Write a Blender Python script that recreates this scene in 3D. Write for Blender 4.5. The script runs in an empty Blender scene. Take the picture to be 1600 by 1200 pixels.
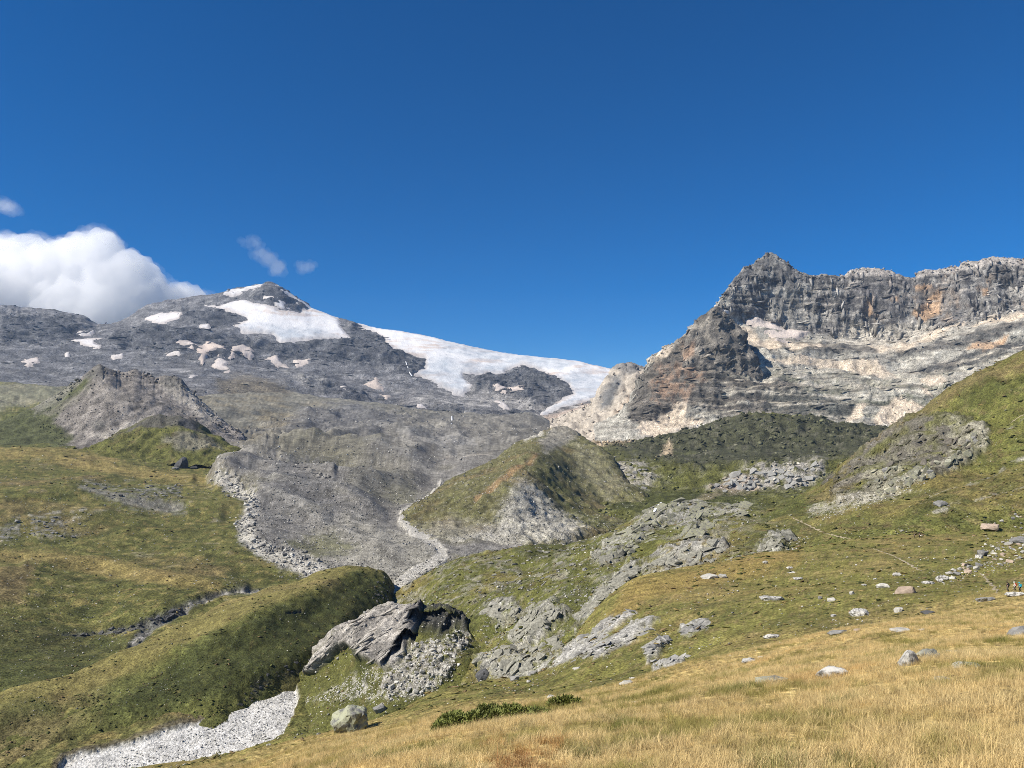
import bpy, bmesh, math, random
import numpy as np
from mathutils import Vector, Matrix, Euler

R = math.radians
SC = bpy.context.scene
COL = SC.collection
rng = np.random.default_rng(11)
random.seed(11)

# ------------------------------------------------------------------ camera
FPX, TILT = 1200.0, R(4.0)
cam = bpy.data.cameras.new('camera')
cam.sensor_fit = 'HORIZONTAL'
cam.angle_x = 2 * math.atan(800 / FPX)
cam.clip_start, cam.clip_end = 0.1, 60000
cam_ob = bpy.data.objects.new('camera', cam)
COL.objects.link(cam_ob)
cam_ob.location = (0, 0, 0)
cam_ob.rotation_euler = (R(90) + TILT, 0, 0)
SC.camera = cam_ob

# ------------------------------------------------------------------ sky, sun, exposure
SUN_EL, SUN_AZ = R(44), R(-114)          # azimuth clockwise from +Y: the sun stands to the left, a little behind
sun_dir = Vector((math.sin(SUN_AZ) * math.cos(SUN_EL), math.cos(SUN_AZ) * math.cos(SUN_EL), math.sin(SUN_EL)))
world = bpy.data.worlds.new('World')
SC.world = world
world.use_nodes = True
wn, wl = world.node_tree.nodes, world.node_tree.links
wn.clear()
sky = wn.new('ShaderNodeTexSky')
sky.sky_type = 'NISHITA'
sky.sun_disc = False
sky.sun_elevation = SUN_EL
sky.sun_rotation = SUN_AZ
sky.altitude = 2400
sky.air_density = 1.0
sky.dust_density = 0.15
sky.ozone_density = 7.0
hsv = wn.new('ShaderNodeHueSaturation')
hsv.inputs['Saturation'].default_value = 1.34
hsv.inputs['Value'].default_value = 1.0
hsv.inputs['Hue'].default_value = 0.503
bg = wn.new('ShaderNodeBackground')
bg.inputs['Strength'].default_value = 0.076
wo = wn.new('ShaderNodeOutputWorld')
wl.new(sky.outputs[0], hsv.inputs['Color'])
wl.new(hsv.outputs[0], bg.inputs['Color'])
wl.new(bg.outputs[0], wo.inputs['Surface'])
sun = bpy.data.lights.new('sun', 'SUN')
sun.energy = 5.0
sun.angle = R(0.53)
sun.color = (1.0, 0.93, 0.82)
sun_ob = bpy.data.objects.new('sun', sun)
COL.objects.link(sun_ob)
sun_ob.rotation_euler = (-sun_dir).to_track_quat('-Z', 'Y').to_euler()
SC.view_settings.view_transform = 'Standard'
SC.view_settings.look = 'None'
SC.view_settings.exposure = 0.5
SC.view_settings.gamma = 1.0
SC.view_settings.use_curve_mapping = False
SC.render.engine = 'CYCLES'
SC.cycles.use_denoising = True
SC.cycles.denoising_prefilter = 'NONE'
SC.cycles.filter_width = 0.9
SC.cycles.max_bounces = 32
SC.cycles.diffuse_bounces = 2
SC.cycles.glossy_bounces = 1
SC.cycles.transmission_bounces = 2
SC.cycles.volume_bounces = 32
SC.cycles.transparent_max_bounces = 8
SC.cycles.volume_step_rate = 1.0

# ------------------------------------------------------------------ helpers: noise
_perm = np.random.default_rng(5).permutation(256).astype(np.int32)
PERM = np.concatenate([_perm, _perm, _perm])
_g = np.random.default_rng(6).normal(size=(256, 3))
GRAD = (_g / np.linalg.norm(_g, axis=1)[:, None]).astype(np.float32)

def perlin(p):
    """gradient noise of an (N,3) array, about -1..1"""
    p = p.astype(np.float32)
    i = np.floor(p).astype(np.int32)
    f = p - i
    i &= 255
    u = f * f * f * (f * (f * 6 - 15) + 10)
    out = []
    for dx in (0, 1):
        a = PERM[i[:, 0] + dx]
        for dy in (0, 1):
            b = PERM[a + i[:, 1] + dy]
            for dz in (0, 1):
                g = GRAD[PERM[b + i[:, 2] + dz]]
                out.append(g[:, 0] * (f[:, 0] - dx) + g[:, 1] * (f[:, 1] - dy) + g[:, 2] * (f[:, 2] - dz))
    z = [out[k] + u[:, 2] * (out[k + 1] - out[k]) for k in (0, 2, 4, 6)]
    y0 = z[0] + u[:, 1] * (z[1] - z[0])
    y1 = z[2] + u[:, 1] * (z[3] - z[2])
    return (y0 + u[:, 0] * (y1 - y0)) * 1.7

def fbm(p, octs=4, gain=0.5, lac=2.07):
    s, a, t = 0, 1.0, 0
    for k in range(octs):
        s = s + a * perlin(p + 17.3 * k)
        t += a
        a *= gain
        p = p * lac
    return s / t

def ridged(p, octs=3, gain=0.5):
    s, a, t = 0, 1.0, 0
    for k in range(octs):
        s = s + a * (1 - 2 * np.abs(perlin(p + 9.7 * k)))
        t += a
        a *= gain
        p = p * 2.1
    return s / t

def sstep(a, b, x):
    t = np.clip((x - a) / (b - a), 0, 1)
    return t * t * (3 - 2 * t)

# ------------------------------------------------------------------ helpers: pixel rays, lofted terrain
CT, ST = math.cos(TILT), math.sin(TILT)
def at(x, y, d):
    """point on the line of sight of photo pixel (x, y) at d metres ahead"""
    u = (np.asarray(x, float) - 800) / FPX
    v = (600 - np.asarray(y, float)) / FPX
    dy = CT - v * ST
    dz = ST + v * CT
    s = np.asarray(d, float) / dy
    return np.stack([u * s, dy * s, dz * s], -1)

def smooth(a, w):
    if w < 1:
        return a
    k = np.exp(-0.5 * (np.arange(-3 * w, 3 * w + 1) / w) ** 2)
    k /= k.sum()
    return np.convolve(np.pad(a, 3 * w, mode='edge'), k, 'valid')

def pchip_rows(rows, counts):
    K = len(rows)
    A = np.stack(rows, 0)
    D = np.diff(A, axis=0)
    M = np.zeros_like(A)
    M[0], M[-1] = D[0], D[-1]
    for k in range(1, K - 1):
        a, b = D[k - 1], D[k]
        M[k] = np.where(a * b > 0, 2 * a * b / np.where(np.abs(a + b) < 1e-9, 1e-9, a + b), 0)
    out = []
    for k in range(K - 1):
        n = counts[k]
        for t in np.arange(n) / n:
            h00 = 2 * t**3 - 3 * t**2 + 1; h10 = t**3 - 2 * t**2 + t
            h01 = -2 * t**3 + 3 * t**2;    h11 = t**3 - t**2
            out.append(h00 * A[k] + h10 * M[k] + h01 * A[k + 1] + h11 * M[k + 1])
    out.append(A[-1])
    return np.stack(out, 0)

def poly_sd(px, py, poly):
    """signed distance in pixels to a polygon, positive inside"""
    d2 = np.full(px.shape, 1e12)
    ins = np.zeros(px.shape, bool)
    n = len(poly)
    for i in range(n):
        (x0, y0), (x1, y1) = poly[i], poly[(i + 1) % n]
        ex, ey = x1 - x0, y1 - y0
        t = np.clip(((px - x0) * ex + (py - y0) * ey) / max(ex * ex + ey * ey, 1e-9), 0, 1)
        d2 = np.minimum(d2, (px - x0 - t * ex) ** 2 + (py - y0 - t * ey) ** 2)
        c = (y0 > py) != (y1 > py)
        if ey != 0:
            ins ^= c & (px < (x1 - x0) * (py - y0) / ey + x0)
    return np.where(ins, 1, -1) * np.sqrt(d2)

def line_d(px, py, pts, widths):
    """how far inside a line of varying half-width (pixels)"""
    best = np.full(px.shape, -1e6)
    for i in range(len(pts) - 1):
        (x0, y0), (x1, y1) = pts[i], pts[i + 1]
        ex, ey = x1 - x0, y1 - y0
        t = np.clip(((px - x0) * ex + (py - y0) * ey) / max(ex * ex + ey * ey, 1e-9), 0, 1)
        w = widths[i] + t * (widths[i + 1] - widths[i])
        best = np.maximum(best, w - np.hypot(px - x0 - t * ex, py - y0 - t * ey))
    return best

class Layer:
    def __init__(self, name, x0, x1, dx, rows, dy=1.6, wob=2, sharp=(), back=14, jag=0.0, ext=(0, 0)):
        self.name = name
        xs = np.arange(x0, x1 + dx, dx)
        # coarser columns carry the ground on beyond the frame
        if ext[0]:
            xs = np.concatenate([x0 - ext[0] * np.linspace(1, 0, 41)[:-1] ** 1.6, xs])
        if ext[1]:
            xs = np.concatenate([xs, xs[-1] + ext[1] * np.linspace(0, 1, 41)[1:] ** 1.6])
        Y, D = [], []
        for k, r in enumerate(rows):
            r = sorted(r)
            rx = [q[0] for q in r]
            yy = np.interp(xs, rx, [q[1] for q in r])
            dd = np.interp(xs, rx, np.log([q[2] for q in r]))
            w = 1 if k in sharp else max(1, int(wob * 6 / dx))
            yy = smooth(yy, w)
            if k in sharp and jag:
                q_ = np.stack([xs / 13.0, xs * 0 + len(name), xs * 0 + .5], 1)
                yy = yy + jag * (perlin(q_) + .8 * perlin(q_ * 2.7) + .5 * (1 - 2 * np.abs(perlin(q_ * 6))))
            Y.append(yy)
            D.append(smooth(dd, max(1, int(12 / dx))))
        vis = (xs > -120) & (xs < 1720)
        counts = []
        for k in range(len(rows) - 1):
            a_, b_ = np.minimum(Y[k], 1235), np.minimum(Y[k + 1], 1235)       # rows below the frame need few points
            n = int(max(3, np.percentile(np.abs(b_ - a_)[vis], 85) / dy))
            if np.min(np.minimum(Y[k], Y[k + 1])[vis]) > 1235:
                n = 12
            counts.append(back if k == len(rows) - 2 else min(n, 160))
        Yg = pchip_rows(Y, counts)
        Dg = np.exp(pchip_rows(D, counts))
        self.ny, self.nx = Yg.shape
        self.px = np.broadcast_to(xs, Yg.shape).ravel().astype(float)
        self.py = Yg.ravel()
        self.P = at(self.px, self.py, Dg.ravel())
        self.d = self.P[:, 1].copy()
        self.normals()
        self.N0 = self.N.copy()
        G = self.P.reshape(self.ny, self.nx, 3)
        sp = np.linalg.norm(np.diff(G, axis=0, append=G[-1:] + (G[-1:] - G[-2:-1])), axis=2)
        self.sp = np.maximum(sp.ravel(), 1e-3)
        self.col = np.zeros((len(self.P), 3))
        self.spk = np.zeros(len(self.P))
        Q = np.stack([self.P[:, 0] / self.d, np.log(self.d), self.P[:, 2] / self.d], 1)
        self.jn = fbm(Q * 60, 4, 0.6)
        self.jn2 = fbm(Q * 170 + 3, 3, 0.6)
        self.low = self.P.copy()
    def normals(self):
        G = self.P.reshape(self.ny, self.nx, 3)
        a = np.gradient(G, axis=1)
        b = np.gradient(G, axis=0)
        n = np.cross(a, b)
        n /= np.maximum(np.linalg.norm(n, axis=2), 1e-9)[..., None]
        self.N = n.reshape(-1, 3)
    def disp(self, lam, amp, kind='fbm', stretch=(1, 1, 1), mask=1.0, octs=1, up=False, seed=0):
        """push the surface out along its normal by noise of wavelength lam (m) and amplitude amp (m)"""
        p = self.P0 / (lam * np.array(stretch)) + seed * 13.1
        h = {'fbm': fbm, 'ridged': ridged}[kind](p, octs)
        fade = sstep(0.8, 2.5, lam / self.sp) if lam < 60 else 1.0
        h = (h * amp * mask * fade)[:, None]
        self.P = self.P + h * (np.array([[0, 0, 1.0]]) if up else self.N0)
    def blur(self, A, n):
        G = A.reshape(self.ny, self.nx, -1)
        for ax in (0, 1):
            pad = [(0, 0)] * 3; pad[ax] = (n, n)
            c = np.cumsum(np.concatenate([np.zeros_like(np.take(G, [0], ax)), np.pad(G, pad, mode='edge')], ax), ax)
            w = 2 * n + 1
            G = (np.take(c, range(w, c.shape[ax]), ax) - np.take(c, range(0, c.shape[ax] - w), ax)) / w
        return G.reshape(A.shape)
    def beds(self, lam, amp, lat, mask=1.0, tilt=.05, warp=12, seed=0):
        """alternating hard and soft beds: ledges that run along the face"""
        b = self.P0[:, 2] + tilt * self.P0[:, 0] + warp * fbm(self.P0 / 150 + seed, 3)
        h = perlin(np.stack([b / lam, self.P0[:, 0] / lat + seed, self.P0[:, 1] / lat], 1))
        h = np.sign(h) * np.abs(h) ** .6
        self.P = self.P + self.N0 * (h * amp * mask)[:, None]
        return h
    def start(self):
        self.P0 = self.P.copy()
    def keep_low(self):
        self.low = self.P.copy()
    def mask(self, poly, soft=3, jit=3, jit2=1.5):
        xs = [q[0] for q in poly]; ys = [q[1] for q in poly]
        pad = soft + jit * 1.2 + jit2 * 1.2 + 2
        sel = (self.px > min(xs) - pad) & (self.px < max(xs) + pad) & (self.py > min(ys) - pad) & (self.py < max(ys) + pad)
        m = np.zeros(len(self.px))
        if sel.any():
            sd = poly_sd(self.px[sel], self.py[sel], poly)
            m[sel] = sstep(-soft, soft, sd + jit * self.jn[sel] + jit2 * self.jn2[sel])
        return m
    def lmask(self, pts, widths, soft=2, jit=2, jit2=1.5):
        pad = max(widths) + soft + jit + jit2 + 2
        xs = [q[0] for q in pts]; ys = [q[1] for q in pts]
        sel = (self.px > min(xs) - pad) & (self.px < max(xs) + pad) & (self.py > min(ys) - pad) & (self.py < max(ys) + pad)
        m = np.zeros(len(self.px))
        if sel.any():
            sd = line_d(self.px[sel], self.py[sel], pts, widths)
            m[sel] = sstep(-soft, soft, sd + jit * self.jn[sel] + jit2 * self.jn2[sel])
        return m
    def mix(self, m, c):
        m = np.clip(m, 0, 1)[:, None]
        self.col = self.col * (1 - m) + np.asarray(c, float) * m
    def mul(self, f):
        self.col = self.col * np.asarray(f)[:, None]
    def paint(self, poly, c, soft=3, jit=3, jit2=1.5, k=1.0):
        m = self.mask(poly, soft, jit, jit2) * k
        self.mix(m, c)
        return m
    def build(self, mat, cut=None, name=None, parent=None, inside=True, keep=None):
        """mesh of the whole grid, or of the faces whose cut value is true"""
        idx = np.arange(self.ny * self.nx).reshape(self.ny, self.nx)
        q = np.stack([idx[:-1, :-1], idx[:-1, 1:], idx[1:, 1:], idx[1:, :-1]], -1).reshape(-1, 4)
        if cut is not None:
            q = q[(cut[q].mean(1) > 0.5) == inside]
            if keep is not None:
                q = q[keep[q].all(1)]
        return grid_mesh(name or self.name, self.P, self.col, q, mat, self.spk, parent)

def grid_mesh(name, P, C, q, mat, spk=None, parent=None):
    used = np.unique(q)
    remap = np.full(len(P), -1)
    remap[used] = np.arange(len(used))
    q = remap[q].astype(np.int32)
    me = bpy.data.meshes.new(name)
    me.vertices.add(len(used))
    me.vertices.foreach_set('co', P[used].astype(np.float32).ravel())
    me.loops.add(q.size)
    me.loops.foreach_set('vertex_index', q.ravel())
    me.polygons.add(len(q))
    me.polygons.foreach_set('loop_start', np.arange(0, q.size, 4, dtype=np.int32))
    me.polygons.foreach_set('use_smooth', np.ones(len(q), bool))
    me.update(calc_edges=True)
    a = me.attributes.new('tone', 'FLOAT_COLOR', 'POINT')
    c4 = np.ones((len(used), 4), np.float32)
    c4[:, :3] = np.clip(C[used], 0, 1)
    c4[:, 3] = 0 if spk is None else spk[used]
    a.data.foreach_set('color', c4.ravel())
    me.materials.append(mat)
    ob = bpy.data.objects.new(name, me)
    COL.objects.link(ob)
    if parent:
        ob.parent = parent
    return ob

def tag(o, label=None, cat=None, group=None, kind=None):
    for k, v in (('label', label), ('category', cat), ('group', group), ('kind', kind)):
        if v:
            o[k] = v
    return o

# ------------------------------------------------------------------ materials
def terrain_mat(name, scale, bump=0.5, vary=0.35, rough=0.95, speck=(0.5, 0.48, 0.44), fine=9.0, spec=0.15):
    """base tone from the mesh's own tone attribute, broken up by noise at three sizes; scale = size of the largest, m"""
    m = bpy.data.materials.new(name)
    m.use_nodes = True
    n, l = m.node_tree.nodes, m.node_tree.links
    n.clear()
    out = n.new('ShaderNodeOutputMaterial')
    b = n.new('ShaderNodeBsdfPrincipled')
    b.inputs['Roughness'].default_value = rough
    b.inputs['Specular IOR Level'].default_value = spec
    at_ = n.new('ShaderNodeAttribute'); at_.attribute_name = 'tone'
    geo = n.new('ShaderNodeNewGeometry')
    def noise(s, det, ro=0.6):
        t = n.new('ShaderNodeTexNoise')
        t.inputs['Scale'].default_value = 1.0 / s
        t.inputs['Detail'].default_value = det
        t.inputs['Roughness'].default_value = ro
        l.new(geo.outputs['Position'], t.inputs['Vector'])
        return t
    a = noise(scale, 3)
    c = noise(scale / fine, 4, 0.7)
    def maprange(src, lo, hi, a0=0.3, a1=0.7):
        r = n.new('ShaderNodeMapRange')
        r.inputs['From Min'].default_value = a0; r.inputs['From Max'].default_value = a1
        r.inputs['To Min'].default_value = lo; r.inputs['To Max'].default_value = hi
        l.new(src, r.inputs['Value'])
        return r.outputs[0]
    va = maprange(a.outputs['Fac'], 1 - vary * 0.6, 1 + vary * 0.6)
    vc = maprange(c.outputs['Fac'], 1 - vary, 1 + vary, 0.36, 0.64)
    mu = n.new('ShaderNodeMath'); mu.operation = 'MULTIPLY'
    l.new(va, mu.inputs[0]); l.new(vc, mu.inputs[1])
    sc_ = n.new('ShaderNodeVectorMath'); sc_.operation = 'SCALE'
    l.new(at_.outputs['Color'], sc_.inputs[0]); l.new(mu.outputs[0], sc_.inputs['Scale'])
    # scattered pale grit where the speckle weight (alpha) asks for it
    vo = n.new('ShaderNodeTexVoronoi')
    vo.inputs['Scale'].default_value = 1.0 / (scale / fine * 0.9)
    l.new(geo.outputs['Position'], vo.inputs['Vector'])
    sepc = n.new('ShaderNodeSeparateColor'); l.new(vo.outputs['Color'], sepc.inputs[0])
    gt = n.new('ShaderNodeMath'); gt.operation = 'LESS_THAN'
    l.new(sepc.outputs[0], gt.inputs[0]); l.new(at_.outputs['Alpha'], gt.inputs[1])
    near = n.new('ShaderNodeMath'); near.operation = 'LESS_THAN'
    l.new(vo.outputs['Distance'], near.inputs[0]); near.inputs[1].default_value = 0.42
    both = n.new('ShaderNodeMath'); both.operation = 'MULTIPLY'
    l.new(gt.outputs[0], both.inputs[0]); l.new(near.outputs[0], both.inputs[1])
    mx = n.new('ShaderNodeMix'); mx.data_type = 'RGBA'
    l.new(both.outputs[0], mx.inputs[0]); l.new(sc_.outputs[0], mx.inputs[6])
    mx.inputs[7].default_value = (*speck, 1)
    l.new(mx.outputs[2], b.inputs['Base Color'])
    if bump:
        bm_ = n.new('ShaderNodeBump')
        bm_.inputs['Strength'].default_value = 0.9
        bm_.inputs['Distance'].default_value = bump
        l.new(c.outputs['Fac'], bm_.inputs['Height'])
        l.new(bm_.outputs[0], b.inputs['Normal'])
    l.new(b.outputs[0], out.inputs[0])
    return m

def plain_mat(name, color, rough=0.9, spec=0.2, vary=0.25, scale=1.0, bump=0.0, tone2=None, thr=0.55):
    m = bpy.data.materials.new(name)
    m.use_nodes = True
    n, l = m.node_tree.nodes, m.node_tree.links
    b = n['Principled BSDF']
    b.inputs['Roughness'].default_value = rough
    b.inputs['Specular IOR Level'].default_value = spec
    tc = n.new('ShaderNodeNewGeometry')
    t = n.new('ShaderNodeTexNoise')
    t.inputs['Scale'].default_value = 1 / scale
    t.inputs['Detail'].default_value = 5
    t.inputs['Roughness'].default_value = 0.65
    l.new(tc.outputs['Position'], t.inputs['Vector'])
    r = n.new('ShaderNodeValToRGB')
    c = np.array(color)
    if tone2 is None:
        e = r.color_ramp.elements
        e[0].position, e[1].position = 0.3, 0.7
        e[0].color = (*(c * (1 - vary)), 1); e[1].color = (*np.minimum(c * (1 + vary), 1), 1)
    else:
        e = r.color_ramp.elements
        e[0].position, e[1].position = thr - 0.06, thr + 0.06
        e[0].color = (*c, 1); e[1].color = (*tone2, 1)
    l.new(t.outputs['Fac'], r.inputs[0])
    oi = n.new('ShaderNodeObjectInfo')
    mr = n.new('ShaderNodeMapRange'); mr.inputs['To Min'].default_value = 0.78; mr.inputs['To Max'].default_value = 1.12
    l.new(oi.outputs['Random'], mr.inputs['Value'])
    vm = n.new('ShaderNodeVectorMath'); vm.operation = 'SCALE'
    l.new(r.outputs[0], vm.inputs[0]); l.new(mr.outputs[0], vm.inputs['Scale'])
    l.new(vm.outputs[0], b.inputs['Base Color'])
    if bump:
        bm_ = n.new('ShaderNodeBump')
        bm_.inputs['Strength'].default_value = 0.8
        bm_.inputs['Distance'].default_value = bump
        l.new(t.outputs['Fac'], bm_.inputs['Height'])
        l.new(bm_.outputs[0], b.inputs['Normal'])
    return m

GREEN = np.array((0.112, 0.114, 0.034))
DGREEN = np.array((0.056, 0.064, 0.021))
DRY = np.array((0.27, 0.205, 0.08))
BROWN = np.array((0.155, 0.112, 0.058))
SCREE = np.array((0.19, 0.18, 0.165))
PALE = np.array((0.40, 0.38, 0.33))
WHITE = np.array((0.58, 0.57, 0.54))
DARK = np.array((0.065, 0.065, 0.068))
TAN = np.array((0.52, 0.42, 0.31))

# ================================================================== the far glaciated mountain
FAR_SKY = [(-250,470,6200),(-100,478,6200),(0,480,6200),(40,484,6250),(90,488,6300),(130,495,6300),(150,507,6400),(175,508,6400),(200,500,6500),
  (232,480,6600),(260,474,6700),(300,468,6800),(340,461,6900),(380,454,6950),(405,449,7000),(422,445,7000),(435,450,7000),(455,465,6950),
  (485,485,6900),(530,499,6800),(600,514,6600),(680,530,6450),(760,548,6350),(850,563,6200),(900,568,6150),(940,577,6100),(975,582,6050),(1000,586,6000),(1100,595,5900),(1300,610,5900)]
far = Layer('snowy_mountain', -160, 1120, 1.8, [
  [(-250,660,3100),(0,660,3100),(300,672,3200),(440,672,3800),(600,695,3900),(800,705,3900),(1000,705,3700),(1300,700,3700)],
  [(-250,602,3700),(0,602,3700),(300,622,3800),(440,614,4400),(600,634,4600),(800,655,4600),(1000,660,4400),(1300,660,4400)],
  [(-250,562,4600),(0,562,4600),(300,572,4800),(440,577,5200),(600,592,5300),(800,622,5200),(1000,640,4900),(1300,640,4900)],
  [(-250,522,5500),(0,522,5500),(150,530,5600),(300,522,5700),(440,520,6000),(600,545,5900),(800,585,5700),(1000,612,5400),(1300,620,5400)],
  FAR_SKY,
  [(x, y + 40, d + 900) for x, y, d in FAR_SKY]], dy=1.45, sharp=(4,), jag=.8, ext=(440, 0))
L = far
L.start()
GLA = [(317,480),(344,483),(359,474),(381,469),(397,475),(416,480),(437,486),(469,489),(487,481),(510,488),(530,497),(534,509),(545,522),(550,531),(519,530),(494,531),(462,537),(437,539),(425,527),(400,525),(378,524),(366,513),(387,503),(375,497),(347,489)]
GLB = [(546,498),(600,509),(680,525),(760,543),(850,558),(905,562),(945,572),(962,580),(956,598),(946,615),(936,630),(925,634),(880,643),(845,653),(845,648),(859,639),(894,623),(887,606),(862,594),(837,580),(816,575),(791,582),(787,589),(759,587),(725,589),(737,606),(725,617),(712,616),(700,611),(665,596),(647,589),(664,578),(664,566),(637,559),(616,552),(603,541),(600,531),(587,519),(560,509)]
snowish = np.maximum(L.mask(GLA, 6, 0, 0), L.mask(GLB, 6, 0, 0))
L.disp(900, 24, 'fbm'); L.disp(380, 18, 'ridged', mask=1 - 0.5 * snowish)
L.keep_low()
crag = np.zeros(len(L.px))
for p in [[(425,540),(460,537),(550,531),(546,505),(565,510),(590,525),(603,541),(620,556),(664,568),(662,582),(645,590),(600,580),(540,570),(440,565),(400,550),(380,530)],
          [(735,592),(760,588),(790,590),(816,575),(837,580),(862,594),(887,606),(894,622),(860,638),(830,640),(800,625),(760,612),(738,606)],
          [(285,485),(320,490),(347,490),(375,500),(380,505),(365,512),(345,516),(310,510),(285,502)],
          [(390,470),(420,446),(440,455),(480,482),(437,482),(400,474)],
          [(0,500),(60,495),(110,500),(140,520),(110,540),(50,545),(0,545)],
          [(180,520),(240,512),(300,520),(370,530),(420,545),(400,570),(300,560),(220,560),(170,540)],
          [(878,576),(890,570),(903,572),(910,582),(895,590),(882,585)],
          [(620,640),(700,640),(760,650),(840,645),(820,665),(740,665),(640,660)],
          [(470,590),(520,600),(600,630),(540,628),(480,612)]]:
    crag = np.maximum(crag, L.mask(p, 6, 6, 3))
rough = np.clip(0.45 + crag, 0, 1.3) * (1 - 0.75 * snowish)
L.disp(170, 15, 'ridged', (1, 1, 0.6), rough); L.disp(80, 11, 'ridged', (1.3, 1.3, 0.5), rough)
L.disp(40, 6, 'ridged', (1, 1, 0.6), rough); L.disp(20, 3.5, 'ridged', (1.5, 1.5, 0.6), rough)
L.disp(120, 5, 'fbm', (1, 1, 1), crag)
L.beds(60, 9, 420, rough, tilt=.06, warp=40); L.beds(26, 5, 300, rough, tilt=.08, warp=25, seed=4)
L.normals()
n1 = fbm(L.P / np.array([500, 500, 160]), 4); n2 = fbm(L.P / np.array([160, 160, 40]) + 7, 4, 0.65)
ln = fbm(np.stack([L.P[:, 0] / 190, L.P[:, 1] / 190, (L.P[:, 2] + .10 * L.P[:, 0]) / 17], 1), 4, .65)
fin = fbm(L.P / np.array([45, 45, 22]) + 2, 3, .7)
L.col[:] = (0.150, 0.149, 0.150)
L.mix(sstep(590, 640, L.py + 20 * n1), (0.185, 0.176, 0.165))
L.mix(sstep(0.15, 0.5, n2) * 0.7, (0.25, 0.24, 0.225))
L.mix(crag * 0.9, (0.078, 0.08, 0.084))
# smooth grey scree aprons, ledges and slabs
for p, c in [([(470,610),(560,600),(620,625),(600,650),(640,680),(520,690),(450,660)], (0.125, 0.124, 0.125)), ([(225,545),(300,560),(310,600),(250,600),(200,580)], (0.15, 0.148, 0.146)),
             ([(0,545),(90,540),(180,548),(230,560),(200,580),(100,575),(0,580)], (0.135, 0.135, 0.138)), ([(350,585),(400,590),(440,610),(400,620)], (0.24, 0.225, 0.20)), ([(420,580),(470,590),(520,605),(470,600)], (0.25, 0.24, 0.22)),
             ([(640,612),(720,612),(800,625),(830,640),(760,650),(650,642)], (0.245, 0.235, 0.22)), ([(310,480),(350,470),(395,455),(420,447),(400,470),(350,480)], (0.16, 0.158, 0.155))]:
    L.paint(p, c, 8, 9, 5, .75)
L.mul(np.exp(.85 * ln + .6 * fin + .25 * n2))
L.mix(sstep(.25, .6, ln) * (.35 + .4 * crag), (0.055, 0.057, 0.062))
L.paint([(335,600),(380,592),(440,605),(480,640),(500,665),(420,660),(350,640)], (0.145, 0.12, 0.075), 10, 14, 6, .75)
L.paint([(790,690),(820,668),(860,652),(930,640),(960,640),(960,690),(880,690)], (0.46, 0.36, 0.275), 6, 6, 3, .9)
L.paint([(700,672),(760,664),(820,668),(860,680),(760,690)], (0.36, 0.29, 0.235), 6, 6, 3, 0.6)
L.mul(np.exp(.2 * fin))
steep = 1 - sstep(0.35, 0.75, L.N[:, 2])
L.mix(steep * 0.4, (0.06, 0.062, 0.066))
M_FAR = terrain_mat('far_rock', 90, bump=6, vary=0.65, fine=10)
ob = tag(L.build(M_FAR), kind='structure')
snowish_far, crag_far = snowish, crag

def snow_sheet(layer, poly, name, label, cat, mat, thick, col, dust=None, group=None, edge=7, jit=2.5, lower=None):
    """a sheet of snow lying on a layer inside a photo outline; its rim dips into the rock"""
    xs = [q[0] for q in poly]; ys = [q[1] for q in poly]
    sd = np.full(len(layer.px), -99.0)
    sel = (layer.px > min(xs) - 12) & (layer.px < max(xs) + 12) & (layer.py > min(ys) - 12) & (layer.py < max(ys) + 12)
    sd[sel] = poly_sd(layer.px[sel], layer.py[sel], poly) + jit * layer.jn[sel] + 2.6 * layer.jn2[sel]
    s = sstep(-3, edge, sd)
    if not hasattr(layer, 'soft'):
        layer.soft = layer.blur(layer.P, 3)
    P = layer.soft
    off = thick * (s * 1.5 - 0.5)
    P = P + layer.N0 * off[:, None]
    idx = np.arange(layer.ny * layer.nx).reshape(layer.ny, layer.nx)
    q = np.stack([idx[:-1, :-1], idx[:-1, 1:], idx[1:, 1:], idx[1:, :-1]], -1).reshape(-1, 4)
    q = q[(sd[q] > -3).all(1)]
    if not len(q):
        return None
    # keep the one connected piece
    lab = np.arange(len(sd))
    for _ in range(400):
        mn = lab[q].min(1)
        new = lab.copy()
        np.minimum.at(new, q.ravel(), np.repeat(mn, 4))
        new = new[new]
        if (new == lab).all():
            break
        lab = new
    u, c = np.unique(lab[q[:, 0]], return_counts=True)
    q = q[lab[q[:, 0]] == u[c.argmax()]]
    C = np.broadcast_to(np.asarray(col, float), P.shape).copy()
    if dust is not None:
        C = dust(layer, C, sd)
    rim = ((1 - sstep(0, edge + 1.5, sd)) * .6)[:, None]
    C = C * (1 - rim) + np.array((0.36, 0.31, 0.27)) * rim
    P = P + layer.N0 * (thick * .35 * fbm(P / 70, 3) * s)[:, None]
    o = grid_mesh(name, P, C, q, mat)
    return tag(o, label, cat, group)

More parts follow.
